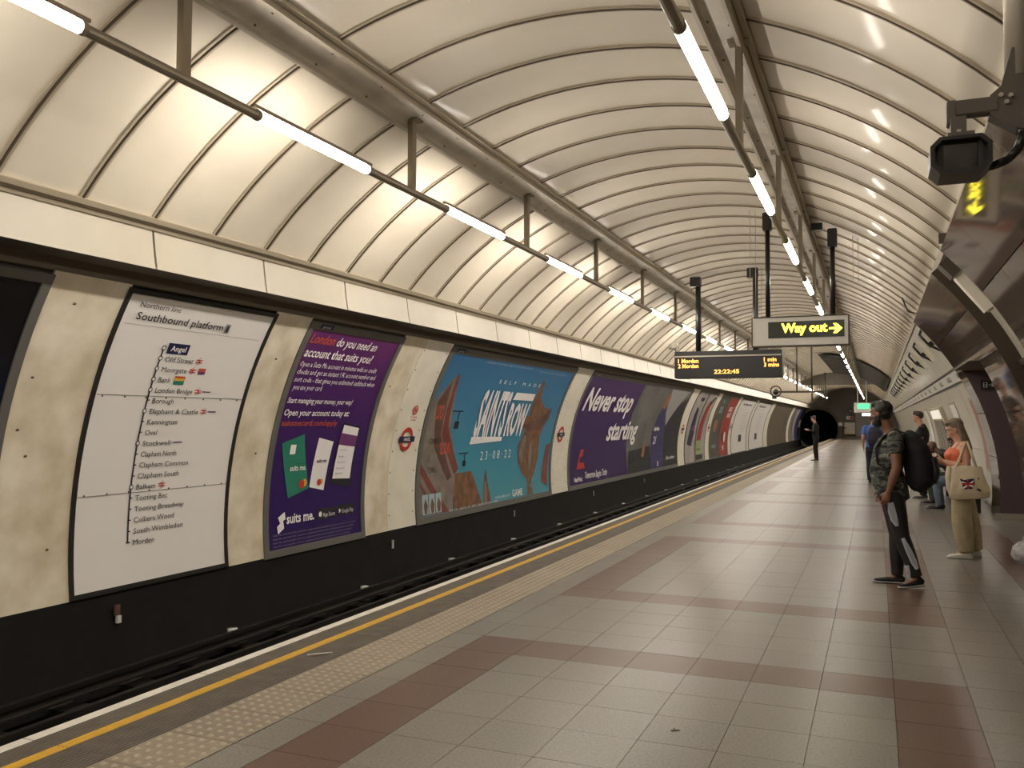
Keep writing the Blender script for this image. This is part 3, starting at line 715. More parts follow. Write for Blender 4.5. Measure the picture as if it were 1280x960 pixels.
boxo('barrier', (-3.0, YE-1.2, 1.0), (.9, .05, .08), 'seam_dark', wall_end); boxo('barrier', (-3.05, YE-1.2, 1.35), (.35, .05, .3), 'sign_white', wall_end)
tag(boxo('platform_gate', (-3.0, YE-1.9, .5), (.08, 1.4, 1.0), 'seam_dark'), label='dark end barrier beside the far tunnel mouth', cat='barrier')
# slatted opening over the crown
gr = empty('ceiling_grille', (-1.2, 51, 4.5), label='dark slatted grille across the crown of the distant ceiling', cat='grille')
bm = bmesh.new()
for k in range(15):
    y = 43+k*1.15
    shell(bm, 90, 73, y, y+.16, r=RR-.16, n=4, thick=.05); shell(bm, 68, 47, y, y+.16, r=RR-.16, n=5, thick=.05)
tag(bm_obj('slat', bm, mat('grille_slat', (.07, .06, .045), .6), gr), kind='stuff')
bm = bmesh.new(); shell(bm, 91, 72.5, 42.8, 60.5, r=RR-.09, n=5); shell(bm, 69, 46, 42.8, 60.5, r=RR-.09, n=5); bm_obj('dark_void', bm, 'void', gr)
settle(gr)
bh = bmesh.new()
N = 16
top = [pt(120-75*i/N, 60.6, RR) for i in range(N+1)]; low = [Vector((p.x, 60.6, min(p.z, 3.95))) for p in top]
for i in range(N):
    f = bh.faces.new([bh.verts.new(v) for v in (top[i], top[i+1], low[i+1], low[i])])
tag(bm_obj('trim_7', bh, 'plaster'), kind='structure')
# hanging lit exit box
q = empty('exit_sign', (-.76, 60, 2.95), label='small white and green lit box hung on two rods far down the platform', cat='sign')
boxo('case', (-.76, 60, 2.47), (1.0, .2, .62), 'sign_white', q); boxo('green_panel', (-.70, 59.89, 2.55), (.7, .02, .32), 'led_green', q)
for x in (-1.04, -.52): rodo('rod', (x, 60, 2.8), (x, 60, 4.62), .03, 'sign_white', q)
settle(q)
q = empty('platform_lamp', (-.5, 58, 2.1), label='small white lit lamp just under the far green sign', cat='light')
boxo('lamp_glass', (-.52, 59.2, 2.02), (.5, .12, .16), 'led_white', q); boxo('case', (-.52, 59.2, 2.13), (.56, .16, .06), 'galv', q); rodo('rod', (-.52, 59.35, 2.13), (-.52, 59.9, 2.17), .015, 'galv', q); settle(q)
for x in (-3.75, -2.95):
    tag(rodo('hanging_post', (x, 59.5, 2.9), (x, 59.5, 4.72 if x > -3.5 else 4.5), .06, 'seam_dark'), label='dark vertical post dropping from the far ceiling, %s of the pair' % ('left' if x < -3.5 else 'right'), cat='post', group='pair of dark posts at the far bulkhead')

# ------------------------------------------------------------------ hanging signs
def flat_text(name, s, x, z, y, h, wd, m, parent, bold=0, shear=0):
    bm = text_bm(s, h, wd, bold=bold, shear=shear)
    for v in bm.verts: v.co = Vector((x+v.co.x, y, z+v.co.y))
    return bm_obj(name, bm, m, parent)
Y = 13.2; x0, x1, z0, z1 = -1.645, -.335, 2.64, 3.05
q = empty('way_out_sign', (-1.0, Y, z0), label='white boxed hanging sign lit with yellow Way out and an arrow', cat='sign')
bm = bmesh.new(); box(bm, ((x0+x1)/2, Y, (z0+z1)/2), (x1-x0, .16, z1-z0)); bmesh.ops.bevel(bm, geom=bm.edges[:], offset=.008, segments=1, affect='EDGES')
bm_obj('case', bm, 'sign_white', q)
bm = bmesh.new()
for a, b, c, d in ((x0-.008, x0+.006, z0-.008, z1+.008), (x1-.006, x1+.012, z0-.008, z1+.008), (x0, x1, z0-.012, z0+.004), (x0, x1, z1-.004, z1+.012)): box(bm, ((a+b)/2, Y+.0, (c+d)/2), (b-a, .17, d-c))
bm_obj('edge_frame', bm, 'seam_dark', q)
boxo('display_window', ((-1.42-.39)/2, Y-.083, 2.868), (1.03, .012, .235), 'sign_black', q)
flat_text('lettering', 'Way out', -1.235, 2.83, Y-.092, .125, .62, 'led_yellow', q, bold=.03)
bm = bmesh.new()
pl = [(-.585, 2.868), (-.585, 2.912), (-.52, 2.912), (-.52, 2.94)]
f = bm.faces.new([bm.verts.new((x, Y-.092, z)) for x, z in ((-.59, 2.855), (-.50, 2.855), (-.535, 2.80), (-.49, 2.80), (-.415, 2.868), (-.49, 2.936), (-.535, 2.936), (-.50, 2.881), (-.59, 2.881))])
bm_obj('arrow', bm, 'led_yellow', q)
for x in (-1.43, -.54):
    zt = ZC+math.sqrt((RR-.05)**2-(x-XC)**2)
    p = rodo('drop_pole', (x, Y, z1), (x, Y, zt-.22), .035, 'black_plastic', q)
    boxo('pole_bracket', (x, Y, zt-.14), (.13, .13, .26), 'black_plastic', q, bev=.01)
boxo('cable_box', (-.75, Y, ZC+math.sqrt((RR-.05)**2-(-.75-XC)**2)-.06), (.16, .1, .1), 'black_plastic', q)
for x in (-1.68, -1.60, -.27, -.20):
    rodo('support_wire', (x, Y, z1 if x < -1 and x > -1.65 else 3.5), (x, Y, ZC+math.sqrt((RR-.04)**2-(x-XC)**2)), .004, 'rib_metal', q, 5)
settle(q)
Y = 18.4; x0, x1, z0, z1 = -3.87, -1.71, 2.44, 3.0
q = empty('train_indicator', (-2.8, Y, z0), label='long black train indicator with amber Morden times and clock digits', cat='sign')
bm = bmesh.new(); box(bm, ((x0+x1)/2, Y, (z0+z1)/2), (x1-x0, .34, z1-z0)); bmesh.ops.bevel(bm, geom=bm.edges[:], offset=.012, segments=2, affect='EDGES'); bm_obj('case', bm, 'black_plastic', q)
boxo('hood_strip', ((x0+x1)/2, Y-.185, z1-.11), (x1-x0-.04, .03, .028), 'galv', q)
for t, x, z, wd in (('1 Morden', -3.79, 2.76, .42), ('2 Morden', -3.79, 2.655, .42), ('1 min', -2.06, 2.76, .24), ('3 mins', -2.06, 2.655, .29), ('22:22:45', -3.05, 2.53, .50)):
    flat_text('display_text', t, x, z, Y-.172, .082, wd, 'led_amber', q, bold=.012)
for x in (-3.40, -2.24):
    zt = ZC+math.sqrt((RR-.05)**2-(x-XC)**2)
    rodo('drop_pole', (x, Y, z1), (x, Y, zt-.05), .055, 'black_plastic', q); boxo('pole_bracket', (x-.05, Y, zt-.12), (.22, .16, .2), 'black_plastic', q, bev=.01)
for x in (-2.12, -2.02): rodo('support_wire', (x, Y, z1), (x, Y, ZC+math.sqrt((RR-.04)**2-(x-XC)**2)), .005, 'rib_metal', q, 5)
settle(q)
# small camera beside the indicator
p0 = Vector((-3.92, 18.3, 3.12))
q = empty('small_camera', p0, label='small grey camera perched at the left end of the train indicator', cat='camera')
bm = bmesh.new(); box(bm, p0, (.12, .24, .11), Matrix.Rotation(.5, 3, 'Z')); bmesh.ops.bevel(bm, geom=bm.edges[:], offset=.015, segments=2, affect='EDGES'); bm_obj('housing', bm, 'galv', q)
tubepath('cable', [p0+Vector((.02, 0, .05)), p0+Vector((.06, 0, .11)), p0+Vector((.11, 0, .06)), p0+Vector((.12, 0, -.06))], .01, 'galv', q)
rodo('mount', p0+Vector((.04, 0, -.04)), p0+Vector((.08, 0, -.11)), .02, 'galv', q); settle(q)
# distant monitor gantry
q = empty('camera_gantry', (-2.1, 28, 2.4), label='dark horizontal gantry bar with ringed camera at its left end, hung on two rods', cat='gantry')
boxo('bar', (-2.05, 28, 2.46), (1.5, .07, .06), 'seam_dark', q)
for x in (-2.2, -1.77): rodo('drop_rod', (x, 28, 2.46), (x, 28, 4.7), .025, 'seam_dark', q)
bm = bmesh.new()
for i in range(16):
    a, b = 2*PI*i/16, 2*PI*(i+1)/16
    rod(bm, (-2.82+.16*math.cos(a), 28, 2.48+.16*math.sin(a)), (-2.82+.16*math.cos(b), 28, 2.48+.16*math.sin(b)), .02, 6)
bm_obj('cage_ring', bm, 'seam_dark', q)
bm = bmesh.new(); ball(bm, (-2.82, 28, 2.46), (.09, .12, .09)); box(bm, (-2.86, 28, 2.3), (.12, .1, .1)); bm_obj('camera_head', bm, 'black_plastic', q)
settle(q)

# ------------------------------------------------------------------ CCTV top right
Y = 3.5
q = empty('security_camera', (.47, Y, 2.6), label='black hooded security camera on a grey bracket arm at the top right', cat='camera')
zt = ZC+math.sqrt((RR-.04)**2-(.485-XC)**2)
rodo('conduit', (.485, Y, 2.765), (.485, Y, zt), .05, 'galv', q, 16)
cx, cz = .283, 2.475
bm = bmesh.new()
def octa(w_, h_, c): return [(-w_, -h_+c), (-w_, h_-c), (-w_+c, h_), (w_-c, h_), (w_, h_-c), (w_, -h_+c), (w_-c, -h_), (-w_+c, -h_)]
o1 = octa(.096, .064, .030); o2 = octa(.082, .052, .024)
def oring(pts, y): return [bm.verts.new((cx+a, y, cz+b)) for a, b in pts]
a, b, c, d = oring(o1, Y-.15), oring(o2, Y-.15), oring(o2, Y-.11), oring(o1, Y+.02)
for i in range(8):
    j = (i+1) % 8
    bm.faces.new((a[i], a[j], b[j], b[i])); bm.faces.new((b[i], b[j], c[j], c[i])); bm.faces.new((d[i], d[j], a[j], a[i]))
bm.faces.new(c[::-1]); bm.faces.new(d); bmesh.ops.recalc_face_normals(bm, faces=bm.faces[:])
hs = bm_obj('housing', bm, 'black_plastic', q)
boxo('front_glass', (cx, Y-.112, cz), (.105, .006, .092), 'lens_dark', hs)
for s in (-1, 1): boxo('lens_bezel', (cx+s*.062, Y-.114, cz), (.014, .01, .1), 'frame_dark', hs)
boxo('mount_plate', (cx+.005, Y-.04, cz+.082), (.085, .12, .018), 'bracket_grey', q)
boxo('mount_plate', (cx+.0, Y-.04, cz+.12), (.05, .06, .07), 'bracket_grey', q)
boxo('tilt_bolt', (cx-.0, Y-.075, cz+.10), (.012, .01, .012), 'galv', q)
boxo('arm', (.335, Y-.02, 2.668), (.155, .055, .055), 'bracket_grey', q, bev=.004)
boxo('arm_knuckle', (cx-.02, Y-.02, 2.655), (.03, .06, .085), 'bracket_grey', q, bev=.004)
bm = bmesh.new()
v0 = [(.385, 2.70), (.42, 2.73), (.455, 2.86), (.53, 2.86), (.53, 2.56), (.47, 2.575), (.385, 2.635)]
fr = [bm.verts.new((x, Y-.045, z)) for x, z in v0]; bk = [bm.verts.new((x, Y+.045, z)) for x, z in v0]
bm.faces.new(fr); bm.faces.new(bk[::-1])
for i in range(7): bm.faces.new((fr[i], fr[(i+1) % 7], bk[(i+1) % 7], bk[i]))
bmesh.ops.recalc_face_normals(bm, faces=bm.faces[:]); bm_obj('wall_bracket', bm, 'bracket_grey', q)
for x, z in ((.418, 2.695), (.448, 2.69), (.435, 2.668)):
    bm = bmesh.new(); rod(bm, (x, Y-.056, z), (x, Y-.045, z), .008, 8); bm_obj('bracket_bolt', bm, 'galv', q)
tubepath('cable', [(.365, Y+.02, 2.462), (.40, Y, 2.462), (.44, Y-.01, 2.475), (.47, Y-.02, 2.505), (.487, Y-.02, 2.55), (.49, Y-.02, 2.60)], .016, 'black_plastic', q)
settle(q)

# ------------------------------------------------------------------ right wall
GR = 4.2
OY0, OY1, OTH = 13.6, 16.1, 28.4
bm = bmesh.new()
shell(bm, 44.5, -25, Y0, OY0, r=RR+.02, n=16); shell(bm, 44.5, -25, OY1, YE, r=RR+.02, n=16); shell(bm, 44.5, OTH, OY0, OY1, r=RR+.02, n=5)
wall_right = tag(bm_obj('wall_right', bm, 'right_enamel'), kind='structure')
G1 = [-1.7+1.4736*k-.0 for k in range(8)]; G1 = [10.10-1.4736*k for k in range(8)][::-1]
TH = [44.4, 36.3, 24.0, 12.0, 0.0, -5.4]
def slab(th0, th1, y0, y1):
    e = .07
    return shello('granite_slab', th0-e, th1+e, y0+.004, y1-.004, 'granite', wall_right, r=GR, n=max(2, int(abs(th0-th1)/3)), thick=.04)
for y0, y1 in zip(G1, G1[1:]):
    for a, b in zip(TH, TH[1:]): slab(a, b, y0, y1)
for y0, y1 in ((11.65, 13.6), (16.1, 17.2)):
    for a, b in zip([44.4, 36.3, 28.4, 18, 8, -5.4], [36.3, 28.4, 18, 8, -5.4]): slab(a, b, y0, y1)
for y0, y1 in ((13.6, 14.85), (14.85, 16.1)):
    for a, b in ((44.4, 36.3), (36.3, 28.4)): slab(a, b, y0, y1)
def return_face(y, th0, th1, ra, rb, m, name):
    bm = bmesh.new(); n = 16
    for i in range(n):
        t0, t1 = th0+(th1-th0)*i/n, th0+(th1-th0)*(i+1)/n
        bm.faces.new([bm.verts.new(v) for v in (pt(t0, y, ra), pt(t1, y, ra), pt(t1, y, rb), pt(t0, y, rb))])
    return bm_obj(name, bm, m, wall_right)
return_face(10.10, 44.4, -5.4, GR, RR+.02, 'granite_edge', 'granite_return')
return_face(11.65, 44.4, -5.4, GR, RR+.02, 'granite_edge', 'granite_return')
return_face(17.2, 44.4, -5.4, GR, RR+.02, 'granite_edge', 'granite_return')
# sloping granite closer along the ceiling edge
for y0, y1 in ((G1[0], 10.1), (11.65, 17.2)): shello('granite_closer', 44.5, 44.3, y0, y1, 'granite_edge', wall_right, r=RR, r1=GR, n=1)
# enamel strip between the two granite portals
for th in (25.2, 21.0, 12.0): shello('strap', th+.5, th-.5, 10.1, 11.65, 'seam_dark', wall_right, r=RR-.03, n=1, thick=.03)
# cross passage
psg = bmesh.new()
def quad(bm, *p): bm.faces.new([bm.verts.new(v) for v in p])
zt = pt(OTH, 0, GR).z
def passage_wall(y, m):
    bm = bmesh.new(); n = 14; 
    for i in range(n):
        t0, t1 = OTH+(-5.5-OTH)*i/n, OTH+(-5.5-OTH)*(i+1)/n
        a, b = pt(t0, y, GR+.002), pt(t1, y, GR+.002)
        quad(bm, a, b, Vector((5.5, y, b.z)), Vector((5.5, y, a.z)))
    return bm_obj('mosaic_wall', bm, m, wall_right)
passage_wall(OY1, 'mosaic'); passage_wall(OY0, 'mosaic')
bm = bmesh.new(); quad(bm, Vector((1.2, OY0, zt)), Vector((5.5, OY0, zt)), Vector((5.5, OY1, zt)), Vector((1.2, OY1, zt))); bm_obj('passage_ceiling', bm, 'soffit', wall_right)
bm = bmesh.new(); quad(bm, Vector((5.5, OY0, 0)), Vector((5.5, OY1, 0)), Vector((5.5, OY1, zt)), Vector((5.5, OY0, zt))); bm_obj('passage_end', bm, 'right_enamel', wall_right)
bm = bmesh.new(); quad(bm, Vector((1.6, OY0, .001)), Vector((5.5, OY0, .001)), Vector((5.5, OY1, .001)), Vector((1.6, OY1, .001))); bm_obj('passage_floor', bm, 'terrazzo_grey', wall_right)
boxo('skirting', (3.6, OY1-.012, .05), (3.7, .02, .10), 'galv', wall_right)
# passage lamp
q = empty('passage_lamp', (2.6, 14.8, zt), label='ceiling lamp inside the side passage behind the granite', cat='light')
boxo('lamp_glass', (2.6, 14.8, zt-.05), (.5, .12, .06), 'led_white', q); boxo('lamp_base', (2.6, 14.8, zt-.01), (.56, .18, .02), 'galv', q); settle(q)
# small pictogram sign in the passage mouth
q = empty('exit_pictogram', (1.9, OY1-.03, 2.1), label='tiny dark sign with a white pictogram at the top of the side passage', cat='sign')
boxo('plate', (1.71, OY1-.03, 2.16), (.26, .03, .15), 'frame_dark', q)
bm = bmesh.new()
for x, z, s, t in ((1.645, 2.16, .06, .008), (1.62, 2.16, .008, .07), (1.67, 2.16, .008, .07), (1.645, 2.195, .06, .008), (1.645, 2.125, .06, .008), (1.76, 2.16, .05, .06), (1.71, 2.16, .03, .01)): box(bm, (x, OY1-.05, z), (s, .006, t))
bm_obj('pictogram', bm, 'print_white', q); settle(q)
# enamel panels of the right wall beyond the granite
for th0, th1, st in ((44.3, 30.1, 1.4736), (26.3, 8.0, 2.947), (7.9, -5.2, 2.947)):
    y = 17.22; far = bmesh.new()
    while y < YE-.1:
        e = min(y+st, YE)
        if y < 46: shello('wall_panel', th0, th1, y+.008, e-.008, 'right_enamel', wall_right, r=RR-.012, n=5, thick=.02)
        else: shell(far, th0, th1, y+.008, e-.008, r=RR-.012, n=3)
        y += st
    tag(bm_obj('wall_panel', far, 'right_enamel', wall_right), kind='stuff')
for th in (30.0, 26.4): shello('frieze_line', th+.28, th-.28, 17.2, YE, 'frame_dark', wall_right, r=RR-.03, n=1, thick=.02)
fz = shello('frieze', 29.7, 26.7, 17.2, YE, 'sign_white', wall_right, r=RR-.014, n=2)
bm0 = bmesh.new()
y = 19.0
while y < 60:
    b = text_bm('ANGEL', .11, 1.0, bold=.02)
    for v in b.verts:
        s = v.co.y; v.co = pt(27.45+math.degrees(s/RR), y-v.co.x, RR-.022)
    me = bpy.data.meshes.new('x'); b.to_mesh(me); b.free(); bm0.from_mesh(me); bpy.data.meshes.remove(me); y += 2.4
tag(bm_obj('frieze_lettering', bm0, 'print_black', wall_right), kind='stuff')
# bulkhead light between the portals
def tangent_frame(th): a = R_(th); return Matrix(((math.cos(a), 0, -math.sin(a)), (0, 1, 0), (math.sin(a), 0, math.cos(a))))
def wall_fit(name, th, y, r, s, m, parent): return boxo(name, pt(th, y, r), s, m, parent, rot=tangent_frame(th))
q = empty('bulkhead_light', pt(36, 10.8, RR), label='pale unlit bulkhead light with a black end box between the granite portals', cat='light')
wall_fit('end_box', 42.3, 10.85, RR-.10, (.14, .30, .20), 'seam_dark', q)
wall_fit('diffuser', 37.6, 10.85, RR-.11, (.10, .17, .52), 'wall_enamel_clean', q)
wall_fit('side_rail', 37.6, 10.98, RR-.08, (.06, .07, .56), 'rib_metal', q)
tubepath('cable', [pt(41.5, 10.55, RR-.02), pt(40.8, 10.45, RR-.05), pt(39.0, 10.42, RR-.06), pt(37.6, 10.42, RR-.05), pt(36.8, 10.3, RR-.02), pt(35.4, 10.3, RR-.02)], .014, 'black_plastic', q); settle(q)
# brackets repeated along the white wall
def bracket(y):
    q = empty('wall_uplight', pt(37, y, RR))
    wall_fit('diffuser', 39.0, y, RR-.04, (.05, .14, .62), 'right_enamel', q)
    wall_fit('side_rail', 39.0, y+.10, RR-.04, (.04, .04, .62), 'rib_metal', q)
    tubepath('black_arm', [pt(42.6, y+.25, RR-.02), pt(41.8, y+.33, RR-.12), pt(38.5, y+.38, RR-.12), pt(37.5, y+.5, RR-.08), pt(35.5, y+.4, RR-.02)], .024, 'black_plastic', q)
    wall_fit('clamp', 38.2, y+.40, RR-.08, (.1, .2, .10), 'black_plastic', q)
    settle(q); return q
b0 = bracket(18.2); bl = b0.location.y
for k in range(13):
    c = b0 if k == 0 else copy_tree(b0)
    c.location.y = bl+k*2.95
    tag(c, '%s black armed wall uplight beyond the granite, along the right wall' % ORD[k].capitalize() if k < 7 else 'tiny distant wall uplight far down the right wall', 'light', 'uplights under the ceiling edge on the right')
# poster, niche display
def right_sheet(name, th0, th1, y0, y1, m, parent, r=RR-.03, thick=.02): return shello(name, th0, th1, y0, y1, m, parent, r=r, n=6, thick=thick)
def pair(nm, y0, y1, label, cols):
    q = empty(nm, pt(0, (y0+y1)/2, RR), label=label, cat='poster')
    right_sheet('frame', 22.0, 3.0, y0, y1, 'galv', q); right_sheet('sheet', 21.2, 3.8, y0+.1, y1-.1, cols, q, r=RR-.034)
    settle(q); return q
pair('wall_poster', 18.0, 19.1, 'narrow pinkish poster on the white wall behind the woman', mat('ad_pink', (.45, .30, .25), .5, noise=.7, scale=2, dark='8c3a30'))
q = empty('vending_display', pt(0, 28, RR), label='tall grey glazed display with a lit white header in the right wall', cat='display')
right_sheet('frame', 21.5, -4, 26.5, 31.5, 'rib_metal', q, r=RR-.10, thick=.1); right_sheet('glass', 16.5, -3, 27.1, 30.9, mat('display_glass', (.10, .11, .125), .15, noise=.4, scale=4), q, r=RR-.115)
right_sheet('lit_header', 20.6, 17.2, 27.1, 30.9, mat('header_lit', (.9, .85, .74), .4, emit=.55), q, r=RR-.12)
for k in range(4): right_sheet('mullion', 16.5, -3, 27.9+k*.75, 28.0+k*.75, 'rib_metal', q, r=RR-.13)
settle(q)
for y0, lb in ((22.5, 'pale framed panel left of the man in the black T-shirt'), (34.5, 'distant white framed panel just past the glazed display')):
    pair('wall_poster', y0, y0+1.6, lb, 'sheet_white')
tag(boxo('sensor_box', pt(45, 9.9, RR-.08), (.09, .10, .09), 'seam_dark'), label='tiny dark sensor box on the ceiling edge above the granite', cat='sensor')
q = empty('wire_aerial', pt(47, 16.6, RR), label='thin bent black wire aerial at the ceiling edge beyond the uplight', cat='aerial')
tubepath('wire', [pt(44.6, 16.9, RR-.02), pt(46.2, 16.2, RR-.18), pt(49.0, 15.9, RR-.10)], .012, 'black_plastic', q, 6); settle(q)
# bench
q = empty('wall_bench', (1.5, 18.9, 0), label='dark metal bench along the right wall under the seated men', cat='bench')
boxo('seat', (1.50, 18.9, .375), (.40, 4.2, .05), 'frame_dark', q, bev=.01)
for y in (17.1, 18.9, 20.7): boxo('leg', (1.5, y, .175), (.30, .06, .35), 'frame_dark', q)
settle(q)
# pale carrier bag at the frame's edge
bm = bmesh.new(); ball(bm, (0, 0, .12), (.13, .12, .14), 3)
for v in bm.verts: v.co += Vector((random.uniform(-.012, .012), random.uniform(-.012, .012), 0)); v.co.z = max(v.co.z, .001)
q = bm_obj('carrier_bag', bm, mat('bag_plastic', (.42, .41, .42), .25, coat=.5)); q.location = (1.50, 11.15, 0)
tag(q, 'crumpled pale carrier bag on the floor at the right edge of the photo', 'bag')
boxo('handle', (0, 0, .27), (.05, .02, .07), 'bag_plastic', q)
# ------------------------------------------------------------------ people
def loft(bm, pts, ref=(1, 0, 0), n=14):
    """closed tube through (x, y, z, rx, ry); rx lies along ref"""
    ref = Vector(ref); P = [Vector(p[:3]) for p in pts]; rings = []
    for i, p in enumerate(pts):
        t = (P[min(i+1, len(P)-1)]-P[max(i-1, 0)]).normalized()
        a = ref-t*ref.dot(t); a = a.normalized() if a.length > 1e-4 else t.orthogonal().normalized(); b = t.cross(a)
        rings.append([bm.verts.new(P[i]+a*p[3]*math.cos(2*PI*k/n)+b*p[4]*math.sin(2*PI*k/n)) for k in range(n)])
    for r0, r1 in zip(rings, rings[1:]):
        for k in range(n): bm.faces.new((r0[k], r0[(k+1) % n], r1[(k+1) % n], r1[k]))
    for r, e, s in ((rings[0], pts[0], -1), (rings[-1], pts[-1], 1)):
        i = 0 if s < 0 else len(P)-1; j = 1 if s < 0 else len(P)-2
        tip = bm.verts.new(P[i]+(P[i]-P[j]).normalized()*min(e[3], e[4])*.35)
        for k in range(n): bm.faces.new((r[k], r[(k+1) % n], tip))
def fuse(name, bm, m, parent, vox=.012, smooth=4, sf=.5):
    bmesh.ops.recalc_face_normals(bm, faces=bm.faces[:])
    me = bpy.data.meshes.new(name); bm.to_mesh(me); bm.free(); t = bpy.data.objects.new('t', me); C.objects.link(t)
    r = t.modifiers.new('r', 'REMESH'); r.mode = 'VOXEL'; r.voxel_size = vox; r.use_smooth_shade = True
    s = t.modifiers.new('s', 'SMOOTH'); s.factor = sf; s.iterations = smooth
    dg = bpy.context.evaluated_depsgraph_get(); out = bpy.data.meshes.new_from_object(t.evaluated_get(dg))
    bpy.data.objects.remove(t); bpy.data.meshes.remove(me); out.name = name
    return link(name, out, m, parent)
def V(*a): return Vector(a)
def seg(a, b, r0, r1, k=4, bul=0):
    """points of a tapering limb with a muscle swell"""
    a, b = Vector(a), Vector(b); o = []
    for i in range(k+1):
        t = i/k; r = r0+(r1-r0)*t+bul*math.sin(PI*min(1, t*1.3))*(1 if t < .77 else .4); p = a.lerp(b, t); o.append((p.x, p.y, p.z, r, r))
    return o
def head_bm(bm, c, yaw, pitch, s=1.0):
    """skull, jaw, nose, brow, lips, ears; faces +y before turning"""
    R = Matrix.Rotation(yaw, 3, 'Z') @ Matrix.Rotation(-pitch, 3, 'X'); c = Vector(c)
    def e(p, r): ball(bm, c+R @ (Vector(p)*s), Vector(r)*s, 2, R)
    e((0, -.012, .028), (.076, .096, .088)); e((0, .02, -.035), (.060, .068, .078)); e((0, .052, -.088), (.032, .028, .022))
    e((0, .088, -.012), (.012, .016, .028)); e((0, .100, -.030), (.016, .014, .012)); e((0, .076, .022), (.052, .016, .012))
    e((0, .082, -.058), (.026, .012, .007)); e((0, .080, -.068), (.024, .012, .007))
    for k in (-1, 1): e((k*.036, .064, -.028), (.026, .022, .020)); e((k*.076, -.006, -.008), (.010, .018, .030))
    return R
def face_bits(root, c, R, s, browm, lipm):
    c = Vector(c)
    for k in (-1, 1):
        bm = bmesh.new(); ball(bm, c+R @ (Vector((k*.031, .076, .002))*s), (.0125*s,)*3, 2); eo = bm_obj('eye', bm, mat('eye_white', (.55, .52, .48), .3), root, True)
        bm = bmesh.new(); ball(bm, c+R @ (Vector((k*.031, .0865, .001))*s), (.0055*s,)*3, 1); bm_obj('pupil', bm, 'print_black', eo, True)
        bm = bmesh.new(); loft(bm, [tuple(c+R @ (Vector((k*(.014+.012*i), .090-.006*i*i*.4, .020+.003*math.sin(i)))*s))+(.004*s, .005*s) for i in range(4)], n=6); bm_obj('eyebrow', bm, browm, root, True)
    bm = bmesh.new(); loft(bm, [tuple(c+R @ (Vector((x, .092-abs(x)*.25, -.062))*s))+(.004*s, .005*s) for x in (-.02, -.007, .007, .02)], n=6, ref=(0, 0, 1)); bm_obj('lips', bm, lipm, root, True)
def hand_bm(bm, w_, d, pn, side, curl=.5, s=1.0, fat=1.0):
    """palm, four unequal bent fingers and a thumb; d points from the wrist, pn is the palm's facing"""
    w_, d, pn = Vector(w_), Vector(d).normalized(), Vector(pn); pn = (pn-d*pn.dot(d)).normalized(); x = d.cross(pn)*side
    P = lambda a, b, c_: w_+x*a*s+d*b*s+pn*c_*s
    loft(bm, [tuple(P(0, b, 0))+(r0*s, r1*s) for b, r0, r1 in ((-.01, .026, .019), (.02, .032, .017), (.055, .040, .015), (.085, .041, .013))], ref=x, n=12)
    for i, (off, L) in enumerate(((.031, .072), (.011, .080), (-.010, .074), (-.030, .058))):
        p = P(off, .080, 0); ang = 0; pts = [tuple(p)+(.0095*s*fat, .009*s*fat)]
        for j in range(3):
            ang += curl*(.55+.12*i)*(1.0 if j else .7); l = L*(.45, .32, .23)[j]*s
            p = p+(d*math.cos(ang)+pn*math.sin(ang))*l; r = (.0088, .0078, .0064)[j]*s*fat; pts.append(tuple(p)+(r, r))
        loft(bm, pts, ref=x, n=8)
    b0, b1, b2, b3 = P(.022, .015, .004), P(.048, .042, .014), P(.056, .068, .026), P(.050, .088, .036)
    loft(bm, [tuple(b0)+(.014*s, .014*s), tuple(b1)+(.011*s, .011*s), tuple(b2)+(.0095*s, .0095*s), tuple(b3)+(.007*s, .007*s)], n=8)
def shoe(root, ankle, toe, m, sole, s=1.0, name='shoe'):
    """ankle (x,y,z) and toe tip (x,y,z) -> upper with its own sole"""
    a, t = Vector(ankle), Vector(toe); f = (t-a); fl = Vector((f.x, f.y, 0)).normalized(); side = Vector((-fl.y, fl.x, 0))
    tip = t; base = a+fl*(-.065)*s; base.z = a.z-.075*s; L = tip-base; dn = Vector((0, 0, -1))
    P = lambda u, h: base+L*u+Vector((0, 0, h*s))
    bm = bmesh.new()
    loft(bm, [tuple(P(u, h))+(w_*s, hh*s) for u, h, w_, hh in ((.0, .028, .026, .026), (.10, .036, .036, .036), (.30, .036, .037, .036), (.52, .026, .040, .027), (.75, .018, .043, .019), (.92, .014, .035, .014), (1.0, .011, .018, .010))], ref=side, n=12)
    loft(bm, [tuple(P(.22, .03))+(.034*s, .040*s), tuple(Vector(a)+Vector((0, 0, .0)))+(.036*s, .040*s), tuple(Vector(a)+Vector((0, 0, .03)))+(.036*s, .038*s)], ref=side, n=12)
    o = fuse(name, bm, m, root, .009, 3)
    bm = bmesh.new()
    loft(bm, [tuple(P(u, -.001))+(w_*s, .012*s) for u, w_ in ((-.02, .022), (.10, .038), (.35, .036), (.6, .043), (.82, .045), (.98, .028), (1.03, .012))], ref=side, n=12)
    bm_obj('sole', bm, sole, o, True)
    bm = bmesh.new()
    for u in (.42, .50, .58): p = P(u, .058-.05*(u-.42)/.3); box(bm, p, (.045*s, .007*s, .006*s), Matrix((side, fl, (0, 0, 1))).transposed())
    bm_obj('laces', bm, sole, o)
    return o
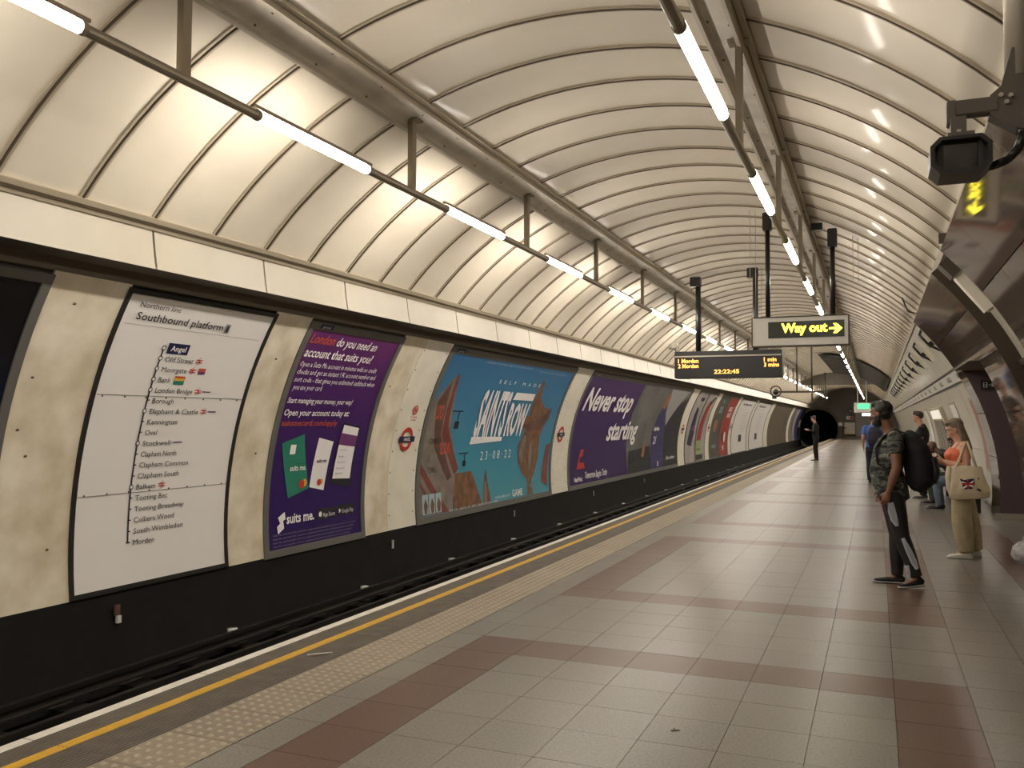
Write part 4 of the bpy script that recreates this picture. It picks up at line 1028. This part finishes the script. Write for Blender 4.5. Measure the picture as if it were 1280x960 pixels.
def figure(name, label, loc, heading, J, skin, shirt, trous, hairm, w_=1.0, hs=1.0, vox=.010, slv=.45, tw=1.25, belly=0, hem=-.02, group=None, palms=None, curl=.5, yaw=0, pitch=0, shoes=None, sole='print_grey', neckline=True, trouser_end=1.0):
    root = empty(name, loc, heading, label=label, cat='person', group=group)
    j = {k: Vector(v) for k, v in J.items()}
    pe, wa, ch, nk, hd = j['pe'], j['wa'], j['ch'], j['nk'], j['hd']
    sh = (j['sl']+j['sr'])/2; ax = (j['sr']-j['sl']).normalized(); px = (j['hr']-j['hl']).normalized()
    def torso(inf, lowz=-.10):
        up0 = (wa-pe).normalized()
        return [tuple(pe+up0*lowz)+(.150*w_+inf, .112*w_+inf), tuple(pe)+(.168*w_+inf, .122*w_+inf), tuple(pe.lerp(wa, .6))+(.150*w_+inf, .112*w_+inf+belly*.8), tuple(wa)+(.146*w_+inf, .108*w_+inf+belly),
                tuple(wa.lerp(ch, .5))+(.158*w_+inf, .115*w_+inf+belly*.5), tuple(ch)+(.172*w_+inf, .120*w_+inf), tuple(ch.lerp(sh, .6))+(.172*w_+inf, .105*w_+inf), tuple(sh+Vector((0, 0, .025)))+(.125*w_+inf*.7, .072*w_+inf*.6)]
    bm = bmesh.new(); loft(bm, torso(0), ref=ax, n=18)
    loft(bm, [tuple(sh)+(.075, .070), tuple(nk)+(.058, .058), tuple(nk.lerp(hd, .55))+(.054, .056)], ref=ax, n=12)
    for s, q in ((-1, 'l'), (1, 'r')):
        S, E, W = j['s'+q], j['e'+q], j['w'+q]; H, K, A = j['h'+q], j['k'+q], j['a'+q]
        loft(bm, [tuple(S+ax*s*-.03+Vector((0, 0, .01)))+(.056*w_, .056*w_)]+seg(S, E, .052*w_, .042*w_, 4, .004)+seg(E, W, .041*w_, .026, 4, .006)[1:], n=12)
        d = (W-E).normalized(); pn = palms[q] if palms else Vector((-s, 0, 0)); hand_bm(bm, W+d*.012, j.get('d'+q, d), pn, s, curl, .98)
        loft(bm, seg(H+(H-K).normalized()*.03, K, .088*w_, .056*w_, 5, .006)+seg(K, A, .056*w_, .038, 5, .010)[1:], n=14)
        t = j['t'+q]; loft(bm, [tuple(A)+(.036, .036), tuple(A.lerp(t, .3)-Vector((0, 0, .02)))+(.032, .028), tuple(A.lerp(t, .8))+(.03, .014)], n=8)
    R = head_bm(bm, hd, yaw, pitch, hs)
    body = fuse('body', bm, skin, root, vox, 3)
    # shirt
    bm = bmesh.new(); tt = torso(.018, hem); loft(bm, tt[:-1]+[tuple(sh+Vector((0, 0, .035)))+(.118*w_, .080*w_), tuple(sh.lerp(nk, .55)+Vector((0, 0, .015)))+(.078, .074)], ref=ax, n=20)
    for s, q in ((-1, 'l'), (1, 'r')):
        S, E, W = j['s'+q], j['e'+q], j['w'+q]
        if slv > 0:
            f = min(slv, 1); end = S.lerp(E, f)
            pts = [tuple(S-ax*s*.05+Vector((0, 0, .0)))+(.070*w_, .070*w_)]+seg(S, end, .068*w_, .064*w_, 3)
            if slv > 1: pts += seg(E, E.lerp(W, slv-1), .058*w_, .042*w_, 3)[1:]
            loft(bm, pts, n=12)
    if shirt: fuse('shirt', bm, shirt, root, vox*1.1, 3)
    else: bm.free()
    # trousers
    bm = bmesh.new(); up0 = (wa-pe).normalized()
    loft(bm, [tuple(pe+up0*-.11)+(.142*w_+.012, .112*w_+.014), tuple(pe)+(.168*w_+.013, .122*w_+.013), tuple(pe+up0*.07)+(.155*w_+.010, .115*w_+.012+belly*.3)], ref=px, n=18)
    for q in 'lr':
        H, K, A = j['h'+q], j['k'+q], j['a'+q]; A2 = K.lerp(A, trouser_end)
        loft(bm, seg(H+(H-K).normalized()*.03, K, .092*w_+.012, (.058*w_+.008)*tw, 5, .004)+seg(K, A2, (.060*w_+.006)*tw, (.045*w_+.006)*tw*(1.05 if tw > 1.3 else 1), 5, .006)[1:], n=14)
    fuse('trousers', bm, trous, root, vox*1.1, 3)
    for q in 'lr': shoe(root, j['a'+q], j['t'+q], shoes or 'print_black', sole, .98)
    return root, j, R
def hair_cap(root, c, R, s, m, back=1.0, name='hair', fringe=0, rough=.006, vox=.008, extra=()):
    c = Vector(c); bm = bmesh.new()
    def e(p, r): ball(bm, c+R @ (Vector(p)*s), Vector(r)*s, 3, R)
    e((0, -.024, .042), (.080, .090, .082)); e((0, -.050, .004), (.070, .058, .062*back)); e((0, .028, .084), (.062, .056, .036+fringe))
    for k in (-1, 1): e((k*.068, -.014, .030), (.012, .030, .036))
    for p, r in extra: e(p, r)
    rnd = random.Random(3)
    for v in bm.verts: v.co += Vector((rnd.uniform(-1, 1), rnd.uniform(-1, 1), rnd.uniform(-1, 1)))*rough
    return fuse(name, bm, m, root, vox, 2, .4)
mat('skin_brown', (.22, .105, .062), .5, noise=.15, scale=8); mat('skin_fair', (.56, .30, .21), .5, noise=.12, scale=8); mat('skin_dark', (.13, .065, .042), .5)
mat('hair_black', (.012, .010, .009), .5, noise=.4, scale=40); mat('hair_brown', (.05, .028, .016), .5, noise=.4, scale=40)
mat('hair_blonde', (.20, .15, .095), .45, noise=.6, scale=26, dark='3c2f22', bump=.3, bscale=50)
mat('black_cloth', (.010, .010, .011), .85, noise=.4, scale=12); mat('black_sport', (.012, .012, .013), .55, noise=.3, scale=20)
mat('sport_stripe', (.46, .47, .50), .5); mat('orange_top', (.62, .13, .045), .6, noise=.15, scale=10)
mat('khaki', (.40, .33, .20), .8, noise=.35, scale=7, bump=.2, bscale=14); mat('cream_cotton', (.58, .49, .34), .8, noise=.18, scale=9, bump=.15, bscale=16)
mat('denim', (.14, .19, .25), .8, noise=.35, scale=12); mat('navy_cloth', (.02, .022, .035), .85); mat('blue_cloth', (.05, .12, .42), .6)
mat('white_leather', (.60, .57, .52), .45); mat('olive_cloth', (.035, .045, .03), .85)
def camo_mat():
    m = bpy.data.materials.new('camouflage'); m.use_nodes = True; nt = m.node_tree; b = nt.nodes['Principled BSDF']; b.inputs['Roughness'].default_value = .85
    tc = nt.nodes.new('ShaderNodeTexCoord'); mp = nt.nodes.new('ShaderNodeMapping'); mp.inputs['Scale'].default_value = (5, 5, 11)
    n = nt.nodes.new('ShaderNodeTexNoise'); n.inputs['Scale'].default_value = 1.6; n.inputs['Detail'].default_value = 2.5
    r = nt.nodes.new('ShaderNodeValToRGB'); r.color_ramp.interpolation = 'CONSTANT'; el = r.color_ramp.elements
    for _ in range(3): el.new(.5)
    for e, (p, c) in zip(el, ((0, '17181a'), (.40, '33352f'), (.47, '565952'), (.55, '2b2d2b'), (.60, '7d8077'))): e.position = p; e.color = srgb(c)
    nt.links.new(tc.outputs['Object'], mp.inputs[0]); nt.links.new(mp.outputs[0], n.inputs['Vector']); nt.links.new(n.outputs['Fac'], r.inputs['Fac']); nt.links.new(r.outputs[0], b.inputs['Base Color'])
    return m
WEST = PI/2     # local +y turned to the track side
# -- man in the camouflage T-shirt (local y = forward = towards the track, local -x = nearest the camera)
J = dict(pe=(0, -.01, .90), wa=(0, .045, 1.08), ch=(0, .01, 1.28), nk=(0, .02, 1.49), hd=(-.01, .085, 1.635), sl=(-.19, -.035, 1.405), sr=(.19, .0, 1.405),
         el=(-.245, -.045, 1.12), er=(.24, .0, 1.12), wl=(-.225, .025, .905), wr=(.25, .07, .90), hl=(-.09, -.01, .86), hr=(.09, .0, .86),
         kl=(-.10, -.085, .475), kr=(.085, -.045, .47), al=(-.11, -.205, .11), ar=(.10, -.045, .085), tl=(-.17, -.055, .012), tr=(.10, .165, .012))
man, j, R = figure('person', 'man in grey camouflage T-shirt and black backpack standing with head turned to the track', (.13, 9.2, 0), WEST, J, 'skin_brown', camo_mat(), 'black_sport', None,
                   w_=1.04, vox=.0085, slv=.52, tw=1.05, belly=.02, hem=-.07, yaw=-.45, pitch=.05, curl=.75, shoes='black_cloth', sole='print_grey', palms={'l': Vector((1, 0, 0)), 'r': Vector((-1, 0, 0))})
hair_cap(man, J['hd'], R, 1.03, 'hair_black', 1.0, extra=(((0, .03, -.085), (.052, .058, .045)), ((.05, .01, -.05), (.022, .03, .05)), ((-.05, .01, -.05), (.022, .03, .05))))
face_bits(man, J['hd'], R, 1.0, 'hair_black', 'print_skin')
# white side stripes and flashes of the track trousers
def strip(root, name, pts, wd, m, out=(-1, 0, 0), up_=None):
    bm = bmesh.new(); o = Vector(out); prev = None
    for i, p in enumerate(pts):
        p = Vector(p); q = Vector(pts[min(i+1, len(pts)-1)])-Vector(pts[max(i-1, 0)]); sd = q.cross(o).normalized()*wd[i]/2
        cur = [bm.verts.new(p+sd), bm.verts.new(p+o*.012), bm.verts.new(p-sd)]
        if prev: bm.faces.new((prev[0], prev[1], cur[1], cur[0])); bm.faces.new((prev[1], prev[2], cur[2], cur[1]))
        prev = cur
    r = bmesh.ops.solidify(bm, geom=bm.faces[:], thickness=.006); return bm_obj(name, bm, m, root, True)
strip(man, 'thigh_stripe', [(-.212, .01, .80), (-.208, -.0, .72), (-.194, -.02, .64), (-.180, -.045, .58)], [.05, .07, .065, .03], 'sport_stripe')
strip(man, 'shin_stripe', [(-.172, -.09, .47), (-.182, -.14, .36), (-.178, -.185, .25), (-.172, -.21, .19)], [.03, .055, .055, .03], 'sport_stripe')
strip(man, 'ankle_flash', [(-.165, -.125, .22), (-.168, -.135, .15), (-.165, -.14, .10)], [.03, .035, .03], 'sport_stripe')
tag(boxo('earphone', (.0, .0, 0), (.001,)*3, 'print_white'), None) if False else None
# backpack: a thing of its own
bp = empty('backpack', (.13, 9.2, 0), WEST, label='bulging black backpack worn by the man in the camouflage T-shirt', cat='bag')
bm = bmesh.new(); loft(bm, [(0, -.20, .93, .13, .09), (0, -.25, 1.0, .17, .13), (0, -.25, 1.14, .18, .14), (0, -.22, 1.30, .165, .115), (0, -.17, 1.41, .12, .08), (0, -.14, 1.46, .06, .04)], n=18)
fuse('sack', bm, 'black_cloth', bp, .012, 4)
bm = bmesh.new(); loft(bm, [(0, -.36, .98, .10, .04), (0, -.385, 1.08, .13, .045), (0, -.36, 1.22, .11, .04)], n=12); fuse('front_pocket', bm, 'black_sport', bp, .012, 3)
for s in (-1, 1):
    bm = bmesh.new(); loft(bm, [(s*.11, -.14, 1.44, .028, .010), (s*.115, -.05, 1.475, .028, .010), (s*.12, .06, 1.42, .028, .010), (s*.135, .135, 1.30, .026, .009), (s*.165, .12, 1.16, .020, .008), (s*.19, .0, 1.08, .012, .006), (s*.17, -.14, 1.02, .012, .006)], n=8)
    bm_obj('strap', bm, 'black_cloth', bp, True)
# -- woman with the phone
J = dict(pe=(0, .035, .86), wa=(0, .06, 1.03), ch=(0, .04, 1.18), nk=(0, .045, 1.355), hd=(0, .085, 1.475), sl=(-.165, -.0, 1.285), sr=(.165, .02, 1.285),
         el=(-.205, -.02, 1.035), er=(.20, .03, 1.03), wl=(-.13, .20, 1.105), wr=(.10, .21, 1.08), hl=(-.085, .03, .83), hr=(.085, .01, .83),
         kl=(-.09, .035, .44), kr=(.085, -.055, .44), al=(-.09, -.005, .085), ar=(.09, -.11, .085), tl=(-.09, .18, .012), tr=(.11, .08, .012))
wom, j, R = figure('person', 'blonde woman in an orange top and baggy khaki trousers looking down at her phone', (.93, 11.4, 0), WEST, J, 'skin_fair', None, 'khaki', None,
                   w_=.93, hs=.97, vox=.0085, slv=0, tw=1.75, yaw=.0, pitch=.42, curl=.7, shoes='white_leather', sole='white_leather', palms={'l': Vector((.5, -.2, 1)), 'r': Vector((-.5, -.2, 1))})
bm = bmesh.new(); ax = (1, 0, 0)
loft(bm, [(0, .04, .93, .165, .125), (0, .058, 1.03, .152, .118), (0, .055, 1.11, .162, .130), (0, .055, 1.18, .170, .140), (0, .04, 1.235, .150, .105)], n=20)
for s in (-1, 1):
    ball(bm, (s*.07, .145, 1.17), (.068, .055, .06)); loft(bm, [(s*.09, .12, 1.22, .014, .008), (s*.10, .05, 1.31, .014, .008), (s*.10, -.03, 1.28, .014, .008), (s*.09, -.07, 1.20, .014, .008)], n=8)
fuse('top', bm, 'orange_top', wom, .0095, 3)
face_bits(wom, J['hd'], R, .97, 'hair_brown', 'print_skin')
hair_cap(wom, J['hd'], R, 1.0, 'hair_blonde', 1.0, rough=.004)
bm = bmesh.new()
rnd = random.Random(5)
for k in range(26):
    a = -1.5+3.0*k/25; x = math.sin(a)*.085; y = .03-math.cos(a)*.07
    l = rnd.uniform(-.03, .03)
    loft(bm, [(x*.7, y*.8+.05, 1.55, .018, .012), (x*1.05, y+.025, 1.47, .020, .013), (x*1.25, y*1.1-.01, 1.36, .022, .014), (x*1.45, y*1.3-.03, 1.27, .022, .013), (x*1.35, y*1.4-.035, 1.19+l, .010, .007)], n=6)
fuse('long_hair', bm, 'hair_blonde', wom, .009, 1)
q = empty('sunglasses', (.93, 11.4, 0), WEST, label="dark rimmed sunglasses pushed up on the woman's hair", cat='sunglasses')
cH = Vector(J['hd'])
for s in (-1, 1):
    bm = bmesh.new()
    for i in range(12):
        a, b = 2*PI*i/12, 2*PI*(i+1)/12
        rod(bm, cH+R @ Vector((s*.034+.028*math.cos(a), .070, .098+.024*math.sin(a))), cH+R @ Vector((s*.034+.028*math.cos(b), .070, .098+.024*math.sin(b))), .004, 6)
    bm_obj('rim', bm, 'bronze', q, True)
    bm = bmesh.new(); ball(bm, cH+R @ Vector((s*.034, .070, .098)), (.026, .004, .022), 2, R); bm_obj('lens', bm, 'print_grey', q, True)
    rodo('temple', cH+R @ Vector((s*.062, .068, .10)), cH+R @ Vector((s*.082, -.03, .07)), .003, 'bronze', q, 6)
q = empty('mobile_phone', (.93, 11.4, 0), WEST, label='white phone held in both hands by the woman in the orange top', cat='phone')
boxo('phone_body', (-.005, .325, 1.125), (.075, .15, .010), 'sign_white', q, rot=Matrix.Rotation(-.25, 3, 'X'), bev=.003); boxo('phone_screen', (-.005, .323, 1.1315), (.066, .135, .002), 'lens_dark', q, rot=Matrix.Rotation(-.25, 3, 'X'))
# tote bag on her near shoulder
q = empty('tote_bag', (.93, 11.4, 0), WEST, label="cream cotton tote bag with a flag print hanging from the woman's shoulder", cat='bag')
bm = bmesh.new()
loft(bm, [(-.235, -.04, .700, .055, .205), (-.245, -.035, .76, .075, .215), (-.245, -.02, .86, .07, .195), (-.235, -.01, .96, .05, .175), (-.228, -.01, 1.045, .026, .165), (-.226, -.01, 1.06, .015, .155)], n=24)
rnd = random.Random(2)
for v in bm.verts: v.co += Vector((rnd.uniform(-.006, .006), rnd.uniform(-.004, .004), 0))
fuse('bag_body', bm, 'cream_cotton', q, .010, 3)
for x in (-.215, -.245):
    bm = bmesh.new(); loft(bm, [(x, .10, 1.04, .005, .014), (x*.98, .05, 1.15, .005, .014), (x*.85, .0, 1.30, .006, .014), (x*.80, -.02, 1.335, .006, .014), (x*.98, -.06, 1.22, .005, .014), (x, -.11, 1.04, .005, .014)], n=8)
    bm_obj('handle', bm, 'cream_cotton', q, True)
bm = bmesh.new(); loft(bm, [(-.215, .16, 1.05, .03, .03), (-.235, .17, .95, .035, .04), (-.24, .155, .80, .035, .045), (-.24, .12, .69, .02, .03)], n=10); fuse('draped_cardigan', bm, 'cream_cotton', q, .010, 3)
X = -.3235
def fl(pts, m, dx=0, nm='flag_print'):
    bm = bmesh.new(); a = [bm.verts.new((X-dx, y, z)) for y, z in pts]; b = [bm.verts.new((X-dx+.03, y, z)) for y, z in pts]
    bm.faces.new(a); 
    for i in range(len(pts)): bm.faces.new((a[i], a[(i+1) % len(pts)], b[(i+1) % len(pts)], b[i]))
    bmesh.ops.recalc_face_normals(bm, faces=bm.faces[:]); return bm_obj(nm, bm, m, q)
fl([(.065, .925), (.02, .905), (-.015, .915), (-.075, .925), (-.085, .87), (-.06, .81), (.03, .80), (.04, .86)], 'print_navy')
fl([(.045, .895), (-.07, .845), (-.066, .825), (.05, .875)], 'print_white', .002); fl([(.04, .82), (-.07, .905), (-.074, .89), (.03, .805)], 'print_white', .002)
fl([(.05, .875), (-.075, .872), (-.075, .852), (.042, .855)], 'print_red', .004); fl([(-.005, .91), (-.02, .91), (-.025, .805), (-.008, .805)], 'print_red', .004)
fl([(-.11, .935), (-.135, .93), (-.125, .915)], 'print_black'); fl([(-.115, .82), (-.15, .80), (-.14, .78), (-.10, .80)], 'print_black')
# -- standing man in a black T-shirt farther back
J = dict(pe=(0, .0, .93), wa=(0, .01, 1.1), ch=(0, -.0, 1.3), nk=(0, .03, 1.52), hd=(0, .07, 1.655), sl=(-.19, -.02, 1.42), sr=(.19, .0, 1.42), el=(-.235, -.03, 1.14), er=(.23, .04, 1.14), wl=(-.22, .13, .97), wr=(.17, .22, 1.12),
         hl=(-.09, 0, .88), hr=(.09, 0, .88), kl=(-.10, .0, .47), kr=(.10, .02, .47), al=(-.11, -.03, .085), ar=(.11, .0, .085), tl=(-.12, .17, .012), tr=(.13, .2, .012))
m2, j, R = figure('person', 'man with quiff and black T-shirt standing with his back to the white wall', (.87, 19.75, 0), WEST-.25, J, 'skin_fair', 'black_cloth', 'black_cloth', None, vox=.014, slv=.6, hem=-.05, yaw=0, pitch=.2, curl=.6)
hair_cap(m2, J['hd'], R, 1.0, 'hair_brown', .7, fringe=.022, vox=.012); face_bits(m2, J['hd'], R, 1, 'hair_brown', 'print_skin')
# -- seated men on the bench
def seated(label, loc, head, lean, skin, shirt, trous, hair, shoes, hp=.2, hy=0):
    c, s = math.cos(lean), math.sin(lean)
    U = lambda x, y, z: (x, .0+s*z+y*c, .52+c*z-s*y)
    J = dict(pe=U(0, 0, .0), wa=U(0, .01, .18), ch=U(0, 0, .38), nk=U(0, .03, .58), hd=U(0, .08, .70), sl=U(-.19, 0, .50), sr=U(.19, 0, .50), hl=(-.10, .04, .52), hr=(.10, .04, .52),
             kl=(-.16, .46, .50), kr=(.16, .45, .50), al=(-.15, .42, .085), ar=(.15, .38, .085), tl=(-.17, .64, .012), tr=(.18, .60, .012))
    S = Vector(J['sl']); J['el'] = tuple(S+Vector((-.06, .15, -.23))); J['er'] = tuple(Vector(J['sr'])+Vector((.06, .15, -.23)))
    J['wl'] = (-.08, .50, J['el'][2]+.01); J['wr'] = (.08, .50, J['er'][2]+.01)
    f, j, R = figure('person', label, loc, head, J, skin, shirt, trous, None, vox=.014, slv=1.8, hem=-.03, pitch=hp, yaw=hy, curl=.7, shoes=shoes)
    if hair: hair_cap(f, J['hd'], R, 1.0, hair, .8, vox=.012)
    face_bits(f, J['hd'], R, 1, hair or 'hair_black', 'print_skin'); return f
seated('bald man in dark clothes sitting bent forward on the bench behind the woman', (1.42, 18.6, 0), WEST-.1, .55, 'skin_dark', 'olive_cloth', 'olive_cloth', None, 'black_cloth', .5)
seated('seated man in black jacket and blue jeans partly hidden by the woman', (1.45, 17.5, 0), WEST, .12, 'skin_brown', 'black_cloth', 'denim', 'hair_black', 'black_cloth', .5)
# -- walker with the blue shoulder half behind the camouflage man
J = dict(pe=(0, .0, .92), wa=(0, .01, 1.1), ch=(0, -.0, 1.3), nk=(0, .02, 1.50), hd=(0, .04, 1.63), sl=(-.19, 0, 1.41), sr=(.19, .0, 1.41), el=(-.24, -.03, 1.13), er=(.24, .04, 1.13), wl=(-.23, .03, .90), wr=(.23, .12, .92),
         hl=(-.09, 0, .88), hr=(.09, 0, .88), kl=(-.09, .10, .48), kr=(.09, -.02, .47), al=(-.09, .12, .085), ar=(.09, -.22, .13), tl=(-.09, .33, .012), tr=(.10, -.03, .012))
m3, j, R = figure('person', 'walker in a bright blue top and dark trousers half hidden behind the camouflage man', (-.06, 24, 0), 0, J, 'skin_fair', 'blue_cloth', 'navy_cloth', None, vox=.016, slv=.6)
hair_cap(m3, J['hd'], R, 1.0, 'hair_black', 1, vox=.014)
q = empty('backpack', (-.06, 24, 0), label='dark rucksack on the back of the walker in the blue top', cat='bag')
bm = bmesh.new(); loft(bm, [(.03, -.17, .95, .14, .08), (.03, -.21, 1.1, .17, .11), (.03, -.18, 1.30, .16, .09), (.03, -.13, 1.42, .11, .05)], n=14); fuse('sack', bm, 'navy_cloth', q, .016, 3)
bm = bmesh.new()
for s in (-1, 1): loft(bm, [(.03+s*.1, -.12, 1.4, .025, .01), (.03+s*.1, -.0, 1.46, .025, .01), (.03+s*.11, .13, 1.3, .025, .01), (.03+s*.16, -.05, 1.05, .012, .01)], n=6)
bm_obj('strap', bm, 'navy_cloth', q)
# -- distant man near the platform edge
J = dict(pe=(0, .0, .95), wa=(0, .01, 1.13), ch=(0, 0, 1.33), nk=(0, .03, 1.54), hd=(0, .08, 1.67), sl=(-.2, 0, 1.44), sr=(.2, .0, 1.44), el=(-.24, .04, 1.16), er=(.24, .04, 1.16), wl=(-.12, .25, 1.22), wr=(.10, .26, 1.20),
         hl=(-.09, 0, .90), hr=(.09, 0, .90), kl=(-.09, .02, .48), kr=(.09, .0, .48), al=(-.09, .0, .085), ar=(.09, -.04, .085), tl=(-.09, .2, .012), tr=(.10, .17, .012))
m4, j, R = figure('person', 'lone man in dark jacket reading by the platform edge far down the platform', (-2.22, 37.15, 0), WEST, J, 'skin_fair', 'black_cloth', 'black_cloth', None, vox=.018, slv=1.9, tw=1.15, hem=-.06, pitch=.35, shoes='hair_brown')
hair_cap(m4, J['hd'], R, 1.0, 'hair_brown', 1, vox=.016)
q = boxo('folded_paper', (0, 0, 0), (.16, .13, .03), 'print_white', rot=Matrix.Rotation(.4, 3, 'X')); q.location = (-2.22-.36, 37.15, 1.24); q.rotation_euler.z = WEST
tag(q, 'white paper in the hands of the lone man far down the platform', 'paper')
